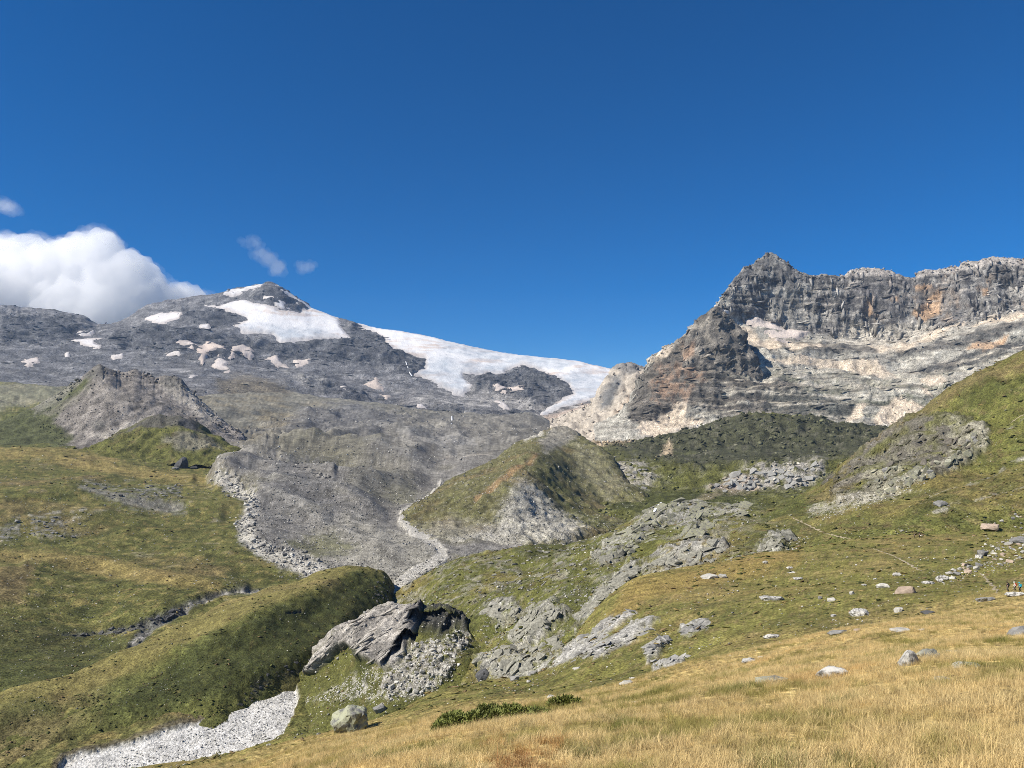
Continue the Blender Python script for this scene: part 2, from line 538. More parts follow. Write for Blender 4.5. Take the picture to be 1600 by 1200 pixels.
M_SNOW = terrain_mat('snow', 60, bump=5, vary=0.09, rough=0.7, fine=6, spec=0.3)
def dust_glacier(L, C, sd):
    nb = fbm(np.stack([L.P[:, 0] / 420, L.P[:, 1] / 300, L.P[:, 2] / 45], 1), 4, 0.55)
    nb2 = fbm(L.P / 90 + 5, 3)
    pink = sstep(0.05, 0.45, nb + 0.3 * nb2)[:, None] * 0.75
    C = C * (1 - pink) + np.array((0.56, 0.44, 0.355)) * pink
    ice = 0
    for p in [[(640,570),(700,562),(760,572),(850,575),(845,600),(760,592),(735,618),(690,612),(650,595)], [(870,600),(905,585),(950,590),(945,615),(930,635),(845,654),(860,640),(895,625)],
              [(370,516),(420,512),(500,516),(550,531),(460,540),(400,527)], [(700,535),(800,552),(900,572),(880,585),(760,570),(690,550)]]:
        ice = np.maximum(ice, L.mask(p, 8, 8, 4))
    ice = (ice * (0.55 + 0.6 * np.clip(nb2, -.7, .7)))[:, None]
    ice = np.clip(ice, 0, 0.9)
    C = C * (1 - ice) + np.array((0.37, 0.42, 0.47)) * ice
    cr = fbm(np.stack([L.P[:, 0] / 35 + L.P[:, 2] / 30, L.P[:, 1] / 200, L.P[:, 2] / 18], 1), 3, .6)
    cr = (sstep(.15, .5, cr) * .45)[:, None] * (ice > .15)
    return C * (1 - cr) + np.array((0.20, 0.23, 0.27)) * cr
WH = (0.74, 0.735, 0.73)
snow_sheet(far, GLA, 'glacier', 'upper glacier spread below the pointed summit of the snowy mountain', 'glacier', M_SNOW, 12, WH, dust_glacier)
snow_sheet(far, GLB, 'glacier', 'long glacier running down the ridge to a tongue beside the pale spur', 'glacier', M_SNOW, 12, WH, dust_glacier)
SNOWS = [
 ([(228,499),(250,492),(272,488),(284,492),(281,502),(259,510),(250,511),(231,503)], 'large rounded snow patch under the edge of the white cloud', .2),
 ([(347,462),(375,455),(409,446),(417,448),(391,456),(366,465),(350,465)], 'thin snow strip along the ridge left of the pointed summit', 0),
 ([(428,446),(445,455),(470,473),(491,483),(485,489),(462,475),(440,460)], 'narrow white snow edge down the right ridge of the summit', 0),
 ([(413,468),(431,473),(451,486),(437,486),(419,475)], 'slanting snow strip in the rock just below the summit', 0),
 ([(122,519),(147,518),(141,524),(125,525)], 'small snow patch above the long streaky one at far left', .1),
 ([(112,537),(134,532),(172,533),(148,539),(161,546),(156,550),(134,545)], 'long streaky snow patch on dark rock below the cloud', .2),
 ([(31,566),(59,560),(62,568),(44,571)], 'lone cream snow patch nearest the left edge', .5),
 ([(101,555),(107,553),(109,559),(103,560)], 'tiny snow speck below the streaky snow patch', .1),
 ([(174,560),(192,557),(191,562),(178,563)], 'short snow strip above the grey pyramid hill', .2),
 ([(309,546),(325,538),(350,547),(353,555),(337,552),(325,558),(316,568),(308,558)], 'large dusty pink snow patch with ragged lower edge', .8),
 ([(277,539),(297,537),(308,544),(300,549)], 'snow patch touching the upper end of the large dusty patch', .6),
 ([(363,547),(380,541),(399,555),(391,560),(373,553),(359,562)], 'hooked dusty snow patch below the upper glacier', .7),
 ([(332,572),(341,561),(358,567),(350,574),(361,583),(341,579)], 'stepped snow patch directly below the large dusty one', .5),
 ([(412,563),(431,561),(451,576),(434,572)], 'thin slanting snow streak below the upper glacier', .6),
 ([(459,567),(484,566),(482,571),(462,572)], 'thin level snow streak below the dark crag', .6),
 ([(570,603),(587,597),(599,609),(589,610)], 'small pinkish snow patch on the grey scree below the long glacier', .8),
 ([(592,619),(609,623),(603,627)], 'wedge of snow below the small pinkish patch', .8),
 ([(765,608),(790,613),(790,619),(778,617)], 'flat snow sliver at the foot of the dark rock island', .6),
 ([(795,613),(817,612),(818,619),(800,620)], 'oval snow patch under the dark rock island', .7),
 ([(774,630),(787,634),(795,641),(781,638)], 'slanting snow patch low below the rock island', .3),
 ([(651,640),(666,643),(668,648),(650,646)], 'small snow patch among pale slabs below the glacier snout', .3),
 ([(533,608),(547,608),(546,612),(534,612)], 'small bright snow dash left of the pinkish patch', .2),
 ([(294,591),(308,591),(306,595),(296,595)], 'small bright snow dash right of the grey pyramid hill', .1),
 ([(259,555),(283,553),(281,558),(264,558)], 'level snow strip left of the large dusty patch', .2),
 ([(313,513),(326,511),(326,519),(316,519)], 'small snow patch inside the dark crag below the ridge', .1),
]
for poly, lab, du in SNOWS:
    base = np.array(WH) * (1 - du) + np.array((0.58, 0.46, 0.365)) * du
    snow_sheet(far, poly, 'snow_patch', lab, 'snow patch', M_SNOW, 8, base, group='snow patches on the mountain', edge=3, jit=3)

# ================================================================== pale spur and right-hand cliffs
SP = [(870,668,3500),(900,654,3500),(930,640,3500),(945,616,3550),(955,593,3600),(965,583,3600),(975,577,3600),(985,572,3600),(995,576,3600),(1010,582,3600),(1060,600,3600)]
spur2 = Layer('pale_scree_spur', 860, 1060, 1.5, [
  [(860,710,2700),(1060,710,2700)], [(860,690,2950),(920,684,2950),(1060,672,2900)],
  [(860,675,3250),(900,668,3250),(940,655,3200),(985,635,3250),(1060,630,3250)], SP, [(x, y + 40, d + 400) for x, y, d in SP]], dy=1.3, sharp=(3,), jag=1.5)
L = spur2; L.start()
L.disp(200, 22, 'ridged'); L.disp(80, 15, 'ridged', (1, 1, 1.6)); L.disp(35, 9, 'ridged', (1, 1, 1.5)); L.disp(15, 5, 'ridged')
L.normals()
n2 = fbm(L.P / 60, 4, .6)
L.col[:] = (0.45, 0.40, 0.33)
L.paint([(940,690),(965,655),(990,625),(1000,590),(1030,620),(1010,670)], (0.50, 0.40, 0.30), 6, 6, 3)
L.paint([(948,625),(960,595),(975,590),(968,615),(955,640),(940,650)], (0.16, 0.16, 0.155), 5, 7, 3)
L.paint([(960,583),(985,570),(1005,580),(985,592)], (0.22, 0.21, 0.195), 4, 5, 3)
L.mix(sstep(.1, .5, n2) * .45, (0.24, 0.23, 0.21))
L.mul(.95 * np.exp(.4 * fbm(L.P / 12, 3, .7)))
tag(L.build(terrain_mat('spur_rock', 40, bump=3, vary=0.3)), kind='structure')

MS = [(930,672,2640),(985,637,2620),(990,614,2640),(1005,586,2680),(1015,567,2700),(1035,551,2730),(1060,536,2780),(1075,524,2800),(1085,510,2830),(1100,496,2860),(1118,478,2900),
 (1130,462,2950),(1145,440,2980),(1155,428,2990),(1163,418,3000),(1175,415,3010),(1185,405,3020),(1200,396,3030),(1210,396,3030),(1225,408,3030),(1240,420,3020),(1255,428,3010),(1270,433,3010),
 (1285,430,3010),(1310,431,3010),(1322,430,3010),(1328,422,3010),(1345,420,3010),(1370,420,3000),(1390,424,3000),(1408,430,2990),(1412,435,2990),(1432,433,2985),(1436,425,2985),(1460,422,2970),
 (1490,419,2960),(1500,418,2950),(1503,410,2950),(1530,407,2930),(1550,402,2910),(1580,404,2890),(1600,407,2860),(1750,400,2830),(1850,395,2800)]
massif = Layer('rock_massif', 930, 1780, 1.65, [
  [(930,720,2150),(1100,700,2150),(1300,695,2150),(1850,720,2150)],
  [(930,690,2400),(985,672,2420),(1080,668,2380),(1200,655,2350),(1400,668,2300),(1600,640,2250),(1850,600,2200)],
  [(930,680,2500),(985,650,2480),(1015,630,2470),(1080,620,2470),(1200,615,2480),(1400,622,2420),(1600,590,2350),(1850,540,2300)],
  [(930,676,2560),(985,640,2540),(1015,600,2560),(1080,575,2580),(1200,582,2620),(1300,585,2620),(1400,585,2580),(1600,550,2500),(1850,500,2450)],
  [(930,674,2600),(985,638,2580),(1005,590,2620),(1040,552,2660),(1080,535,2700),(1150,545,2720),(1200,545,2720),(1300,553,2740),(1400,556,2700),(1500,540,2640),(1600,512,2600),(1850,470,2550)],
  [(930,673,2620),(985,637,2600),(1005,588,2650),(1040,551,2700),(1090,507,2800),(1130,490,2900),(1160,500,2950),(1200,510,2960),(1260,522,2950),(1350,538,2920),(1420,535,2880),(1500,512,2820),(1600,490,2780),(1850,450,2700)],
  MS, [(x, y + 60, d + 500) for x, y, d in MS]], dy=1.4, sharp=(6,), wob=1, jag=1.8, ext=(0, 800))
L = massif; L.start()
wall = sstep(0, 1, 0) * 0 + np.interp(L.px, [930, 1040, 1090, 1130, 1160, 1260, 1350, 1420, 1500, 1600, 1850], [640, 540, 507, 490, 500, 522, 538, 535, 512, 490, 450])
upper = sstep(6, -6, L.py - wall)           # the upper wall
lower = 1 - upper
tp = 1 - .9 * sstep(45, 0, L.py - np.interp(L.px, [q[0] for q in MS], [q[1] for q in MS]))
L.disp(300, 12, 'fbm', mask=tp); L.disp(150, 9, 'ridged', mask=tp)
L.disp(95, 13, 'ridged', (1, 1, 2.4), upper * tp); L.disp(37, 6, 'ridged', (1, 1, 3), upper * tp, seed=3)
L.beds(34, 4, 300, upper * tp, warp=20, seed=2)
L.beds(34, 8, 420, lower, warp=14); L.beds(15, 4.5, 260, lower, warp=9, seed=6); L.disp(80, 9, 'ridged', (1, 1, 2), lower); L.disp(30, 3.5, 'ridged', (1, 1, 1.5), lower)
L.disp(13, 2.4, 'ridged', (1, 1, 2.0), upper); L.beds(14, 3, 200, upper * tp, warp=14, seed=8); L.beds(8, 2.2, 150, lower, warp=6, seed=11); L.disp(16, 2.4, 'ridged', (1, 1, 2.5), lower, seed=5)
L.disp(9, 1.4, 'ridged')
L.normals()
# bedding tilts gently: colour follows the same beds
bed = L.P[:, 2] + 0.05 * L.P[:, 0] + 14 * fbm(L.P / 160, 3)
beds = fbm(np.stack([bed / 22, L.P[:, 0] / 260, L.P[:, 1] / 260], 1), 4, 0.6)
strk = fbm(np.stack([L.P[:, 0] / 16, L.P[:, 1] / 16, L.P[:, 2] / 110], 1), 4, 0.6)
mot = fbm(L.P / 45 + 3, 4, 0.6)
blot = fbm(L.P / 120 + 9, 3)
fin = fbm(L.P / 11 + 5, 3, .7)
bfine = fbm(np.stack([bed / 7, L.P[:, 0] / 90, L.P[:, 1] / 90], 1), 4, .65)
vfine = fbm(np.stack([L.P[:, 0] / 7, L.P[:, 1] / 7, L.P[:, 2] / 75], 1), 4, .65)
L.col[:] = (0.36, 0.345, 0.30)
# lower strata: pale ledges with green-grey turf between
zs = L.mask([(1100,600),(1180,580),(1330,585),(1440,590),(1600,560),(1780,530),(1780,640),(1400,680),(1250,660),(1110,650)], 14, 14, 6)
L.mix(zs * sstep(-.15, .25, beds + .4 * mot) * .85, (0.115, 0.12, 0.083))
L.mix(zs * sstep(-.05, -.4, beds) * .6, (0.47, 0.44, 0.36))
# upper wall
L.mix(upper, (0.30, 0.285, 0.26))
L.mix(upper * sstep(-.2, .12, .55 * strk + .8 * mot + .6 * beds) * .92, (0.082, 0.08, 0.08))
L.mix(upper * sstep(0.1, -.4, strk) * .5, (0.42, 0.40, 0.36))
L.paint([(1325,440),(1420,440),(1470,445),(1460,470),(1400,495),(1330,480)], (0.12, 0.115, 0.115), 10, 14, 8, .6)
L.paint([(1470,455),(1500,440),(1520,450),(1510,500),(1475,520),(1460,500)], (0.12, 0.115, 0.115), 8, 12, 8, .5)
L.mix(upper * sstep(.1, .45, blot + .5 * strk) * sstep(1290, 1400, L.px) * .4, (0.40, 0.31, 0.225))
L.paint([(1290,538),(1320,510),(1400,512),(1440,505),(1462,520),(1440,545),(1360,552)], (0.45, 0.415, 0.35), 8, 14, 6, .75)
L.paint([(1205,470),(1250,440),(1275,448),(1240,480),(1290,500),(1250,515),(1190,495)], (0.36, 0.345, 0.305), 10, 14, 8, .6)
# summit pyramid
L.paint([(1130,480),(1150,430),(1205,392),(1275,432),(1240,470),(1190,490)], (0.145, 0.142, 0.138), 12, 12, 8, 0.7)
for pts, w in [([(1207,398),(1216,410),(1225,420)], [3, 4, 2]), ([(1195,440),(1203,425),(1208,410)], [3, 4, 2]), ([(1170,470),(1200,455),(1230,462),(1260,445)], [2, 5, 5, 3]), ([(1150,455),(1175,440),(1185,425)], [2, 3, 2])]:
    L.mix(L.lmask(pts, w, 3, 5, 4) * .75, (0.38, 0.365, 0.325))
# lower-left cliff
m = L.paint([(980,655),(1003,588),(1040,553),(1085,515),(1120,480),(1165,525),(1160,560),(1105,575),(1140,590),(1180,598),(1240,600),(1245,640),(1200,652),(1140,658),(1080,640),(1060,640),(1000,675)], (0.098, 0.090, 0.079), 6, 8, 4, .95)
for p in [[(1028,576),(1062,575),(1100,578),(1098,600),(1075,625),(1050,640),(1020,630)], [(1063,540),(1085,535),(1082,557),(1066,558)], [(1088,550),(1107,548),(1110,575),(1092,574)], [(1015,600),(1030,580),(1040,600),(1025,625)]]:
    L.mix(L.mask(p, 6, 9, 5) * sstep(-.3, .3, mot + strk) * .65, (0.30, 0.195, 0.13))
L.paint([(1195,618),(1250,612),(1310,630),(1345,650),(1300,662),(1200,652)], (0.092, 0.094, 0.083), 8, 12, 6, .9)
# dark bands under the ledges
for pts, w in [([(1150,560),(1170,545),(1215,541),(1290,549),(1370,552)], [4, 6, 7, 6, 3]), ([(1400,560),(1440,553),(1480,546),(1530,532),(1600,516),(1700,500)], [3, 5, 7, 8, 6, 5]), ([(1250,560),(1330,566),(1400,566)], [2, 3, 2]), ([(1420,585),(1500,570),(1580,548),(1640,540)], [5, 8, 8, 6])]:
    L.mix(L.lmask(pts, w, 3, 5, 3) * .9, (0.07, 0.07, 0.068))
# grain: beds below, streaks above
L.mul(np.exp(lower * (1.0 * bfine + .3 * mot) + upper * (.6 * vfine + .5 * bfine + .25 * mot) + .38 * fin))
for p in [[(1512,550),(1530,540),(1575,531),(1572,541),(1537,556)], [(1460,460),(1470,455),(1468,490),(1440,505),(1425,490)], [(1430,450),(1452,445),(1455,452),(1432,456)], [(1535,455),(1542,452),(1543,463),(1536,464)], [(1352,468),(1360,466),(1362,492),(1354,494)], [(1390,470),(1402,462),(1400,475)]]:
    L.mix(L.mask(p, 3, 5, 4) * .8, (0.50, 0.33, 0.20))
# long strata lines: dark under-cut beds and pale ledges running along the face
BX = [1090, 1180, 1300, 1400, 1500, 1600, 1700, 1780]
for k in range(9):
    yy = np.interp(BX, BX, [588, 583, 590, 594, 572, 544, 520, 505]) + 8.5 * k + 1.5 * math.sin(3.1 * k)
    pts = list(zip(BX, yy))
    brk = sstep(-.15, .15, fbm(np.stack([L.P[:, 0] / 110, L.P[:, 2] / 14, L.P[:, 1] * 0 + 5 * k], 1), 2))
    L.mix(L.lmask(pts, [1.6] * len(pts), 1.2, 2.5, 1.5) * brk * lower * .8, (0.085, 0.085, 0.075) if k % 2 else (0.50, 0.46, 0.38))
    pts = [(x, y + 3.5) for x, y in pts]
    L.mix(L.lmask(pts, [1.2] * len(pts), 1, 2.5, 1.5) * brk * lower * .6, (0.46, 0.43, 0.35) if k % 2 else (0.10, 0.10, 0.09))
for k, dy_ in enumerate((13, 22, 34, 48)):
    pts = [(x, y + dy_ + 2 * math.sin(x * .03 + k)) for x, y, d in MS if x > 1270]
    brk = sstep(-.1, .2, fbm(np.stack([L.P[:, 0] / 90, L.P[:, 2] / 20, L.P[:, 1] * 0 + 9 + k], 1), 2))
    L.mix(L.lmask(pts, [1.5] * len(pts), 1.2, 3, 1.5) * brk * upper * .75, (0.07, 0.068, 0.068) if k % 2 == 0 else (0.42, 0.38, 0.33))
# pale caprock along the crest
L.mix(L.lmask([(1322,427),(1345,424),(1405,431),(1440,429),(1500,416),(1550,408),(1600,411),(1780,405)], [6, 8, 3, 6, 8, 8, 7, 6], 2, 3, 2) * (.55 + .3 * np.clip(bfine, -1, 1)), (0.50, 0.455, 0.41))
# tan ledges and scree fans lie over everything
for p in [[(1118,573),(1145,561),(1175,564),(1202,577),(1182,594),(1145,588)], [(1200,566),(1250,561),(1300,566),(1340,569),(1370,566),(1386,580),(1398,593),(1355,597),(1320,584),(1275,574),(1210,574)],
          [(1358,545),(1390,549),(1425,541),(1460,524),(1505,511),(1475,528),(1440,545),(1415,556),(1375,556)], [(1508,516),(1550,501),(1590,494),(1640,490),(1575,512),(1525,519)],
          [(1358,669),(1380,640),(1407,625),(1447,640),(1420,670),(1370,678)], [(1318,664),(1335,645),(1352,640),(1342,662)], [(1150,512),(1175,520),(1190,532),(1290,545),(1250,549),(1165,542)],
          [(1437,598),(1470,591),(1490,602),(1480,610),(1450,606)], [(1437,612),(1450,612),(1457,624),(1445,622)],
          [(990,680),(1030,652),(1066,631),(1074,640),(1072,655),(1100,660),(1080,672),(1030,690)], [(1150,655),(1200,650),(1250,655),(1200,658)],
          [(1018,567),(1045,548),(1056,544),(1040,562)], [(1076,570),(1088,553),(1102,558),(1086,576)]]:
    m = L.mask(p, 3, 5, 3)
    L.mix(m * .95, (0.59, 0.50, 0.39))
    L.mul(1 + m * (.22 * np.clip(mot, -1, 1) + .15 * np.clip(fin, -1, 1)))
L.paint([(1118,480),(1122,466),(1142,465),(1135,480)], (0.44, 0.42, 0.36), 3, 4, 2, .9)
L.mix(sstep(.7, .9, L.N[:, 2]) * .2, (0.50, 0.43, 0.34))
L.mul(np.full(len(L.px), .86))
M_CLIFF = terrain_mat('cliff_rock', 30, bump=1.8, vary=0.6, fine=10)
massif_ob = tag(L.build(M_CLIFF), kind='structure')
snow_sheet(massif, [(1160,502),(1182,499),(1200,506),(1225,516),(1264,520),(1242,534),(1212,537),(1200,527),(1170,511)], 'snow_patch', 'pinkish snow field on the ledge below the pointed rock summit', 'snow patch', M_SNOW, 6, (0.64, 0.56, 0.50), edge=4)
snow_sheet(massif, [(1118,478),(1128,487),(1140,492),(1130,493),(1120,486)], 'snow_patch', 'small snow streak in the notch behind the dark buttress', 'snow patch', M_SNOW, 5, WH, edge=3)

BS = [(1066,572,2600),(1072,540,2605),(1078,524,2615),(1085,512,2625),(1100,497,2635),(1110,484,2640),(1118,478,2640),(1130,489,2640),(1145,499,2635),(1158,510,2625),(1166,524,2610),(1165,542,2590),(1176,560,2575),(1190,585,2560)]
butt = Layer('buttress', 1066, 1190, 1.4, [
  [(1066,625,2520),(1190,625,2520)], [(1066,598,2560),(1120,585,2545),(1190,605,2550)], [(1066,580,2590),(1085,548,2590),(1118,528,2570),(1150,540,2570),(1190,596,2560)],
  BS, [(x, y + 40, d + 200) for x, y, d in BS]], dy=1.25, sharp=(3,), wob=1, jag=1.8)
L = butt; L.start()
L.disp(90, 10, 'ridged'); L.disp(40, 6, 'ridged', (1, 1, 2)); L.beds(26, 5, 160, warp=20); L.disp(14, 2, 'ridged')
L.normals()
mot = fbm(L.P / 30, 4, .6)
L.col[:] = (0.15, 0.138, 0.12)
L.mix(sstep(.0, .4, mot) * .7, (0.25, 0.225, 0.19))
L.mix(sstep(-.05, -.4, mot) * .7, (0.07, 0.066, 0.06))
L.mul(np.exp(.5 * fbm(L.P / np.array([9, 9, 5]), 3, .7)))
L.mix(L.mask([(1062,555),(1085,535),(1088,560),(1066,565)], 4, 6, 3) * .7, (0.33, 0.22, 0.15))
L.mix(L.lmask([(1085,515),(1100,510),(1110,498)], [3, 4, 2], 3, 4, 2) * .6, (0.33, 0.30, 0.25))
L.build(M_CLIFF, parent=massif_ob)

# ================================================================== left: valley sheet, pyramid hill, mound
STREAM = [(120,1204),(200,1186),(280,1163),(330,1150),(375,1138),(410,1118),(430,1085),(437,1062),(455,1052)]
STREAM_W = [30,30,32,33,36,40,36,26,14]
STREAM2 = [(598,950),(612,930),(625,905),(650,888),(690,868),(692,858),(672,842),(648,826),(630,808),(634,798),(660,786),(672,772),(690,752)]
STREAM2_W = [6,8,9,10,8,6,5,6,7,9,8,4,2]
valley = Layer('valley_ground', -170, 905, 2.0, [
  [(-250,1450,245),(0,1350,275),(130,1280,295),(300,1240,310),(440,1210,320),(600,1180,340),(800,1160,360),(1000,1140,370)],
  [(-250,1160,330),(0,1140,345),(130,1110,360),(300,1085,375),(440,1070,395),(600,1010,470),(700,1000,470),(800,990,480),(1000,980,480)],
  [(-250,1010,420),(0,1010,450),(130,1010,480),(300,980,500),(440,950,530),(600,925,600),(700,920,600),(800,915,610),(1000,900,650)],
  [(-250,900,540),(0,900,560),(130,900,600),(300,895,620),(440,890,660),(600,880,680),(700,862,740),(800,850,780),(1000,830,850)],
  [(-250,800,760),(0,805,790),(130,805,820),(300,805,860),(440,800,900),(520,795,930),(600,803,960),(700,800,1000),(800,800,1000),(1000,790,1100)],
  [(-250,735,1100),(0,735,1120),(130,740,1130),(300,750,1150),(440,745,1200),(520,742,1280),(600,750,1350),(700,760,1300),(800,755,1300),(1000,750,1350)],
  [(-250,705,1400),(0,708,1400),(130,712,1400),(300,735,1300),(440,713,1600),(600,712,1900),(700,722,1800),(800,722,1800),(1000,715,1800)],
  [(-250,680,1800),(0,688,1750),(130,695,1700),(300,700,1700),(440,685,2400),(600,680,2700),(700,695,2700),(800,695,2700),(1000,695,2600)],
  [(-250,630,2600),(0,630,2700),(130,640,2600),(300,650,2600),(440,640,3300),(600,650,3500),(700,668,3500),(800,672,3500),(1000,680,3300)],
  [(-250,595,3300),(0,598,3400),(130,605,3500),(300,620,3400),(440,615,4100),(600,632,4300),(700,650,4300),(800,655,4300),(1000,660,4000)],
  [(-250,640,3700),(0,640,3800),(130,645,3900),(300,660,3800),(440,655,4600),(600,672,4800),(700,690,4800),(800,695,4800),(1000,700,4500)]], dy=1.85, wob=3, ext=(900, 0))
L = valley; L.start()
sb = np.maximum(L.lmask(STREAM, STREAM_W, 2.5, 5, 3), L.lmask(STREAM2, STREAM2_W, 1.5, 5, 3))
notbed = 1 - sb
scree_zone = L.mask([(330,745),(360,690),(480,650),(700,650),(1000,640),(1000,870),(700,870),(610,940),(560,890),(520,900),(440,860),(395,840),(378,800),(400,770)], 10, 12, 5)
crg = np.zeros(len(L.px))
CRAGS = [[(140,760),(165,752),(190,760),(280,765),(285,780),(230,785),(160,778)], [(215,775),(230,755),(250,760),(245,780),(225,788)], [(0,825),(28,818),(32,838),(0,845)], [(45,815),(95,808),(105,835),(60,838)],
         [(110,810),(135,805),(135,818),(115,820)], [(130,752),(150,750),(156,762),(136,764)], [(440,722),(455,720),(520,745),(500,748)], [(615,748),(624,746),(624,762),(614,760)], [(250,755),(285,752),(282,766),(255,770)]]
for p in CRAGS:
    crg = np.maximum(crg, L.mask(p, 4, 8, 5))
trench = L.lmask([(520,893),(430,905),(350,918),(300,940),(280,950),(235,975),(215,1000),(200,1025),(165,1062)], [2,3,3,4,6,8,8,7,4], 4, 3, 2)
ledge = L.lmask([(100,990),(140,990),(170,984),(205,978),(250,962),(290,950)], [2,3,3,4,6,4], 3, 3, 2)
L.disp(420, 16, 'fbm', up=True, mask=notbed * sstep(350, 900, L.d)); L.disp(160, 7, 'fbm', up=True, mask=notbed * sstep(300, 700, L.d)); L.disp(70, 3.2, 'fbm', mask=notbed); L.disp(30, 1.6, 'fbm', mask=notbed)
far_k = sstep(900, 2200, L.d)
L.disp(90, 7, 'ridged', mask=far_k * scree_zone); L.disp(45, 6, 'ridged', mask=far_k)
L.disp(14, 0.8, 'fbm', mask=notbed); L.disp(7, 0.5, 'fbm'); L.disp(3.5, 0.35, 'fbm', mask=notbed)
by_stream = np.maximum(L.lmask(STREAM2, [w + 30 for w in STREAM2_W], 22, 0, 0), L.lmask(STREAM, [w + 20 for w in STREAM_W], 15, 0, 0))
hum = scree_zone * (1 - by_stream)
L.disp(130, 9, 'ridged', mask=sstep(1500, 2100, L.d)); L.beds(40, 5, 300, sstep(1500, 2100, L.d), warp=30)
L.disp(260, 16, 'ridged', mask=hum * sstep(800, 1300, L.d), up=True); L.disp(120, 7, 'ridged', mask=hum * sstep(650, 1000, L.d), up=True); L.disp(55, 1.6, 'ridged', mask=hum); L.disp(24, .8, 'ridged', mask=hum); L.disp(11, .6, 'fbm', mask=hum)
L.P[:, 2] -= 2.8 * sb
L.P[:, 2] += .5 * crg
for pts, w_, h_ in [([(345,745),(430,702),(520,700),(600,722),(680,748)], 24, 15), ([(400,772),(470,792),(560,832),(630,862)], 16, 5), ([(520,692),(600,680),(660,702),(700,722)], 16, 15),
                    ([(640,690),(720,672),(790,692)], 14, 9), ([(440,722),(480,735),(520,747)], 8, 6), ([(350,692),(420,672),(490,690)], 18, 7), ([(430,762),(520,770),(600,802)], 13, 5), ([(560,740),(620,752),(660,775)], 14, 6),
                    ([(0,712),(90,714),(180,726),(300,742)], 9, 5), ([(0,790),(120,775),(260,780),(340,800)], 18, 5), ([(40,880),(160,870),(280,900),(380,905)], 16, 4), ([(200,620),(320,650),(440,640),(520,660)], 14, 9), ([(480,655),(560,660),(640,672)], 12, 9)]:
    q = np.clip(line_d(L.px, L.py + 4 * L.jn, pts, [w_] * len(pts)) / w_, 0, 1)
    L.P[:, 2] += h_ * q * q * (3 - 2 * q) * (1 - by_stream)
L.P[:, 2] -= 70 * sstep(815, 900, L.px)
L.P[:, 2] -= 2.5 * trench + 3 * ledge
L.disp(8, 1.6, 'ridged', mask=np.maximum(trench, ledge))
L.normals()
n1 = fbm(L.P / np.array([140, 140, 50]), 4); n2 = fbm(L.P / 34 + 5, 4, .6); n3 = fbm(L.P / 9 + 2, 3, .6)
L.col[:] = GREEN * (0.92, 0.9, 0.95)
L.mix(sstep(.0, .4, n1) * .65, BROWN * 1.05)
L.mix(sstep(-.05, .4, n2) * .7, DGREEN)
L.mix(sstep(.0, .45, n3) * .55, DRY * .75)
L.mix(sstep(.1, .45, -n3) * .45, DGREEN * .8)
L.mix(sstep(.25, .6, -n2 + .4 * n3) * .5, (0.20, 0.185, 0.14))
# dry terrace edges on the left
for pts, w in [([(-100,712),(0,714),(60,712),(130,722),(200,732),(300,742),(370,748)], [5,6,5,6,7,5,3]), ([(0,860),(100,870),(250,900),(340,915)], [8,14,12,6]), ([(-50,705),(100,706),(180,718)], [3,3,2])]:
    L.mix(L.lmask(pts, w, 6, 8, 4) * .6, DRY * .85)
L.paint([(-100,975),(0,960),(120,985),(200,1000),(170,1062),(60,1110),(-100,1150)], DGREEN * .85, 12, 14, 6, .75)
L.paint([(-100,900),(0,890),(60,880),(30,940),(-100,960)], BROWN, 8, 12, 6, .6)
L.paint([(-100,650),(20,640),(100,625),(110,700),(60,705),(-100,705)], DGREEN * 1.15, 8, 10, 4, .5)
# scree
L.mix(scree_zone * .93, SCREE * 1.08)
L.mix(scree_zone * sstep(-.1, .35, n2) * .6, SCREE * .66)
L.mix(scree_zone * sstep(.1, .4, -n3) * .5, SCREE * 1.4)
L.mix(scree_zone * sstep(.1, .5, n1) * sstep(2600, 1200, L.d) * .55, (0.13, 0.122, 0.062))
L.mix(scree_zone * sstep(.15, .6, n3) * .4, SCREE * 1.45)
L.mix(scree_zone * L.mask([(480,830),(540,800),(640,830),(690,870),(620,905),(560,885)], 10, 12, 6) * .45, (0.15, 0.14, 0.08))
L.paint([(330,690),(450,690),(640,740),(660,760),(560,730),(400,720)], (0.16, 0.148, 0.10), 8, 12, 6, .5)
for p in [[(497,690),(515,680),(530,685),(520,694)], [(555,690),(570,672),(600,672),(612,684),(580,690)], [(660,680),(720,668),(760,690),(740,715),(690,705)]]:
    L.mix(L.mask(p, 5, 5, 3) * .5, PALE * .8)
L.paint([(690,724),(740,722),(775,715),(760,726),(700,730)], (0.40, 0.36, 0.30), 2, 3, 1.5, .7)
L.paint([(-100,600),(0,598),(120,600),(110,622),(0,640),(-100,645)], (0.17, 0.165, 0.12), 6, 10, 4, .75)
L.mix(sstep(1500, 2100, L.d) * sstep(200, 300, L.px) * .85, (0.165, 0.155, 0.13))
L.mix(sstep(1500, 2100, L.d) * sstep(200, 300, L.px) * sstep(560, 430, L.px) * sstep(-.1, .4, n1) * .7, (0.15, 0.125, 0.075))
L.paint([(470,640),(560,630),(640,660),(600,690),(520,695),(450,680)], (0.115, 0.114, 0.115), 10, 12, 6, .7)
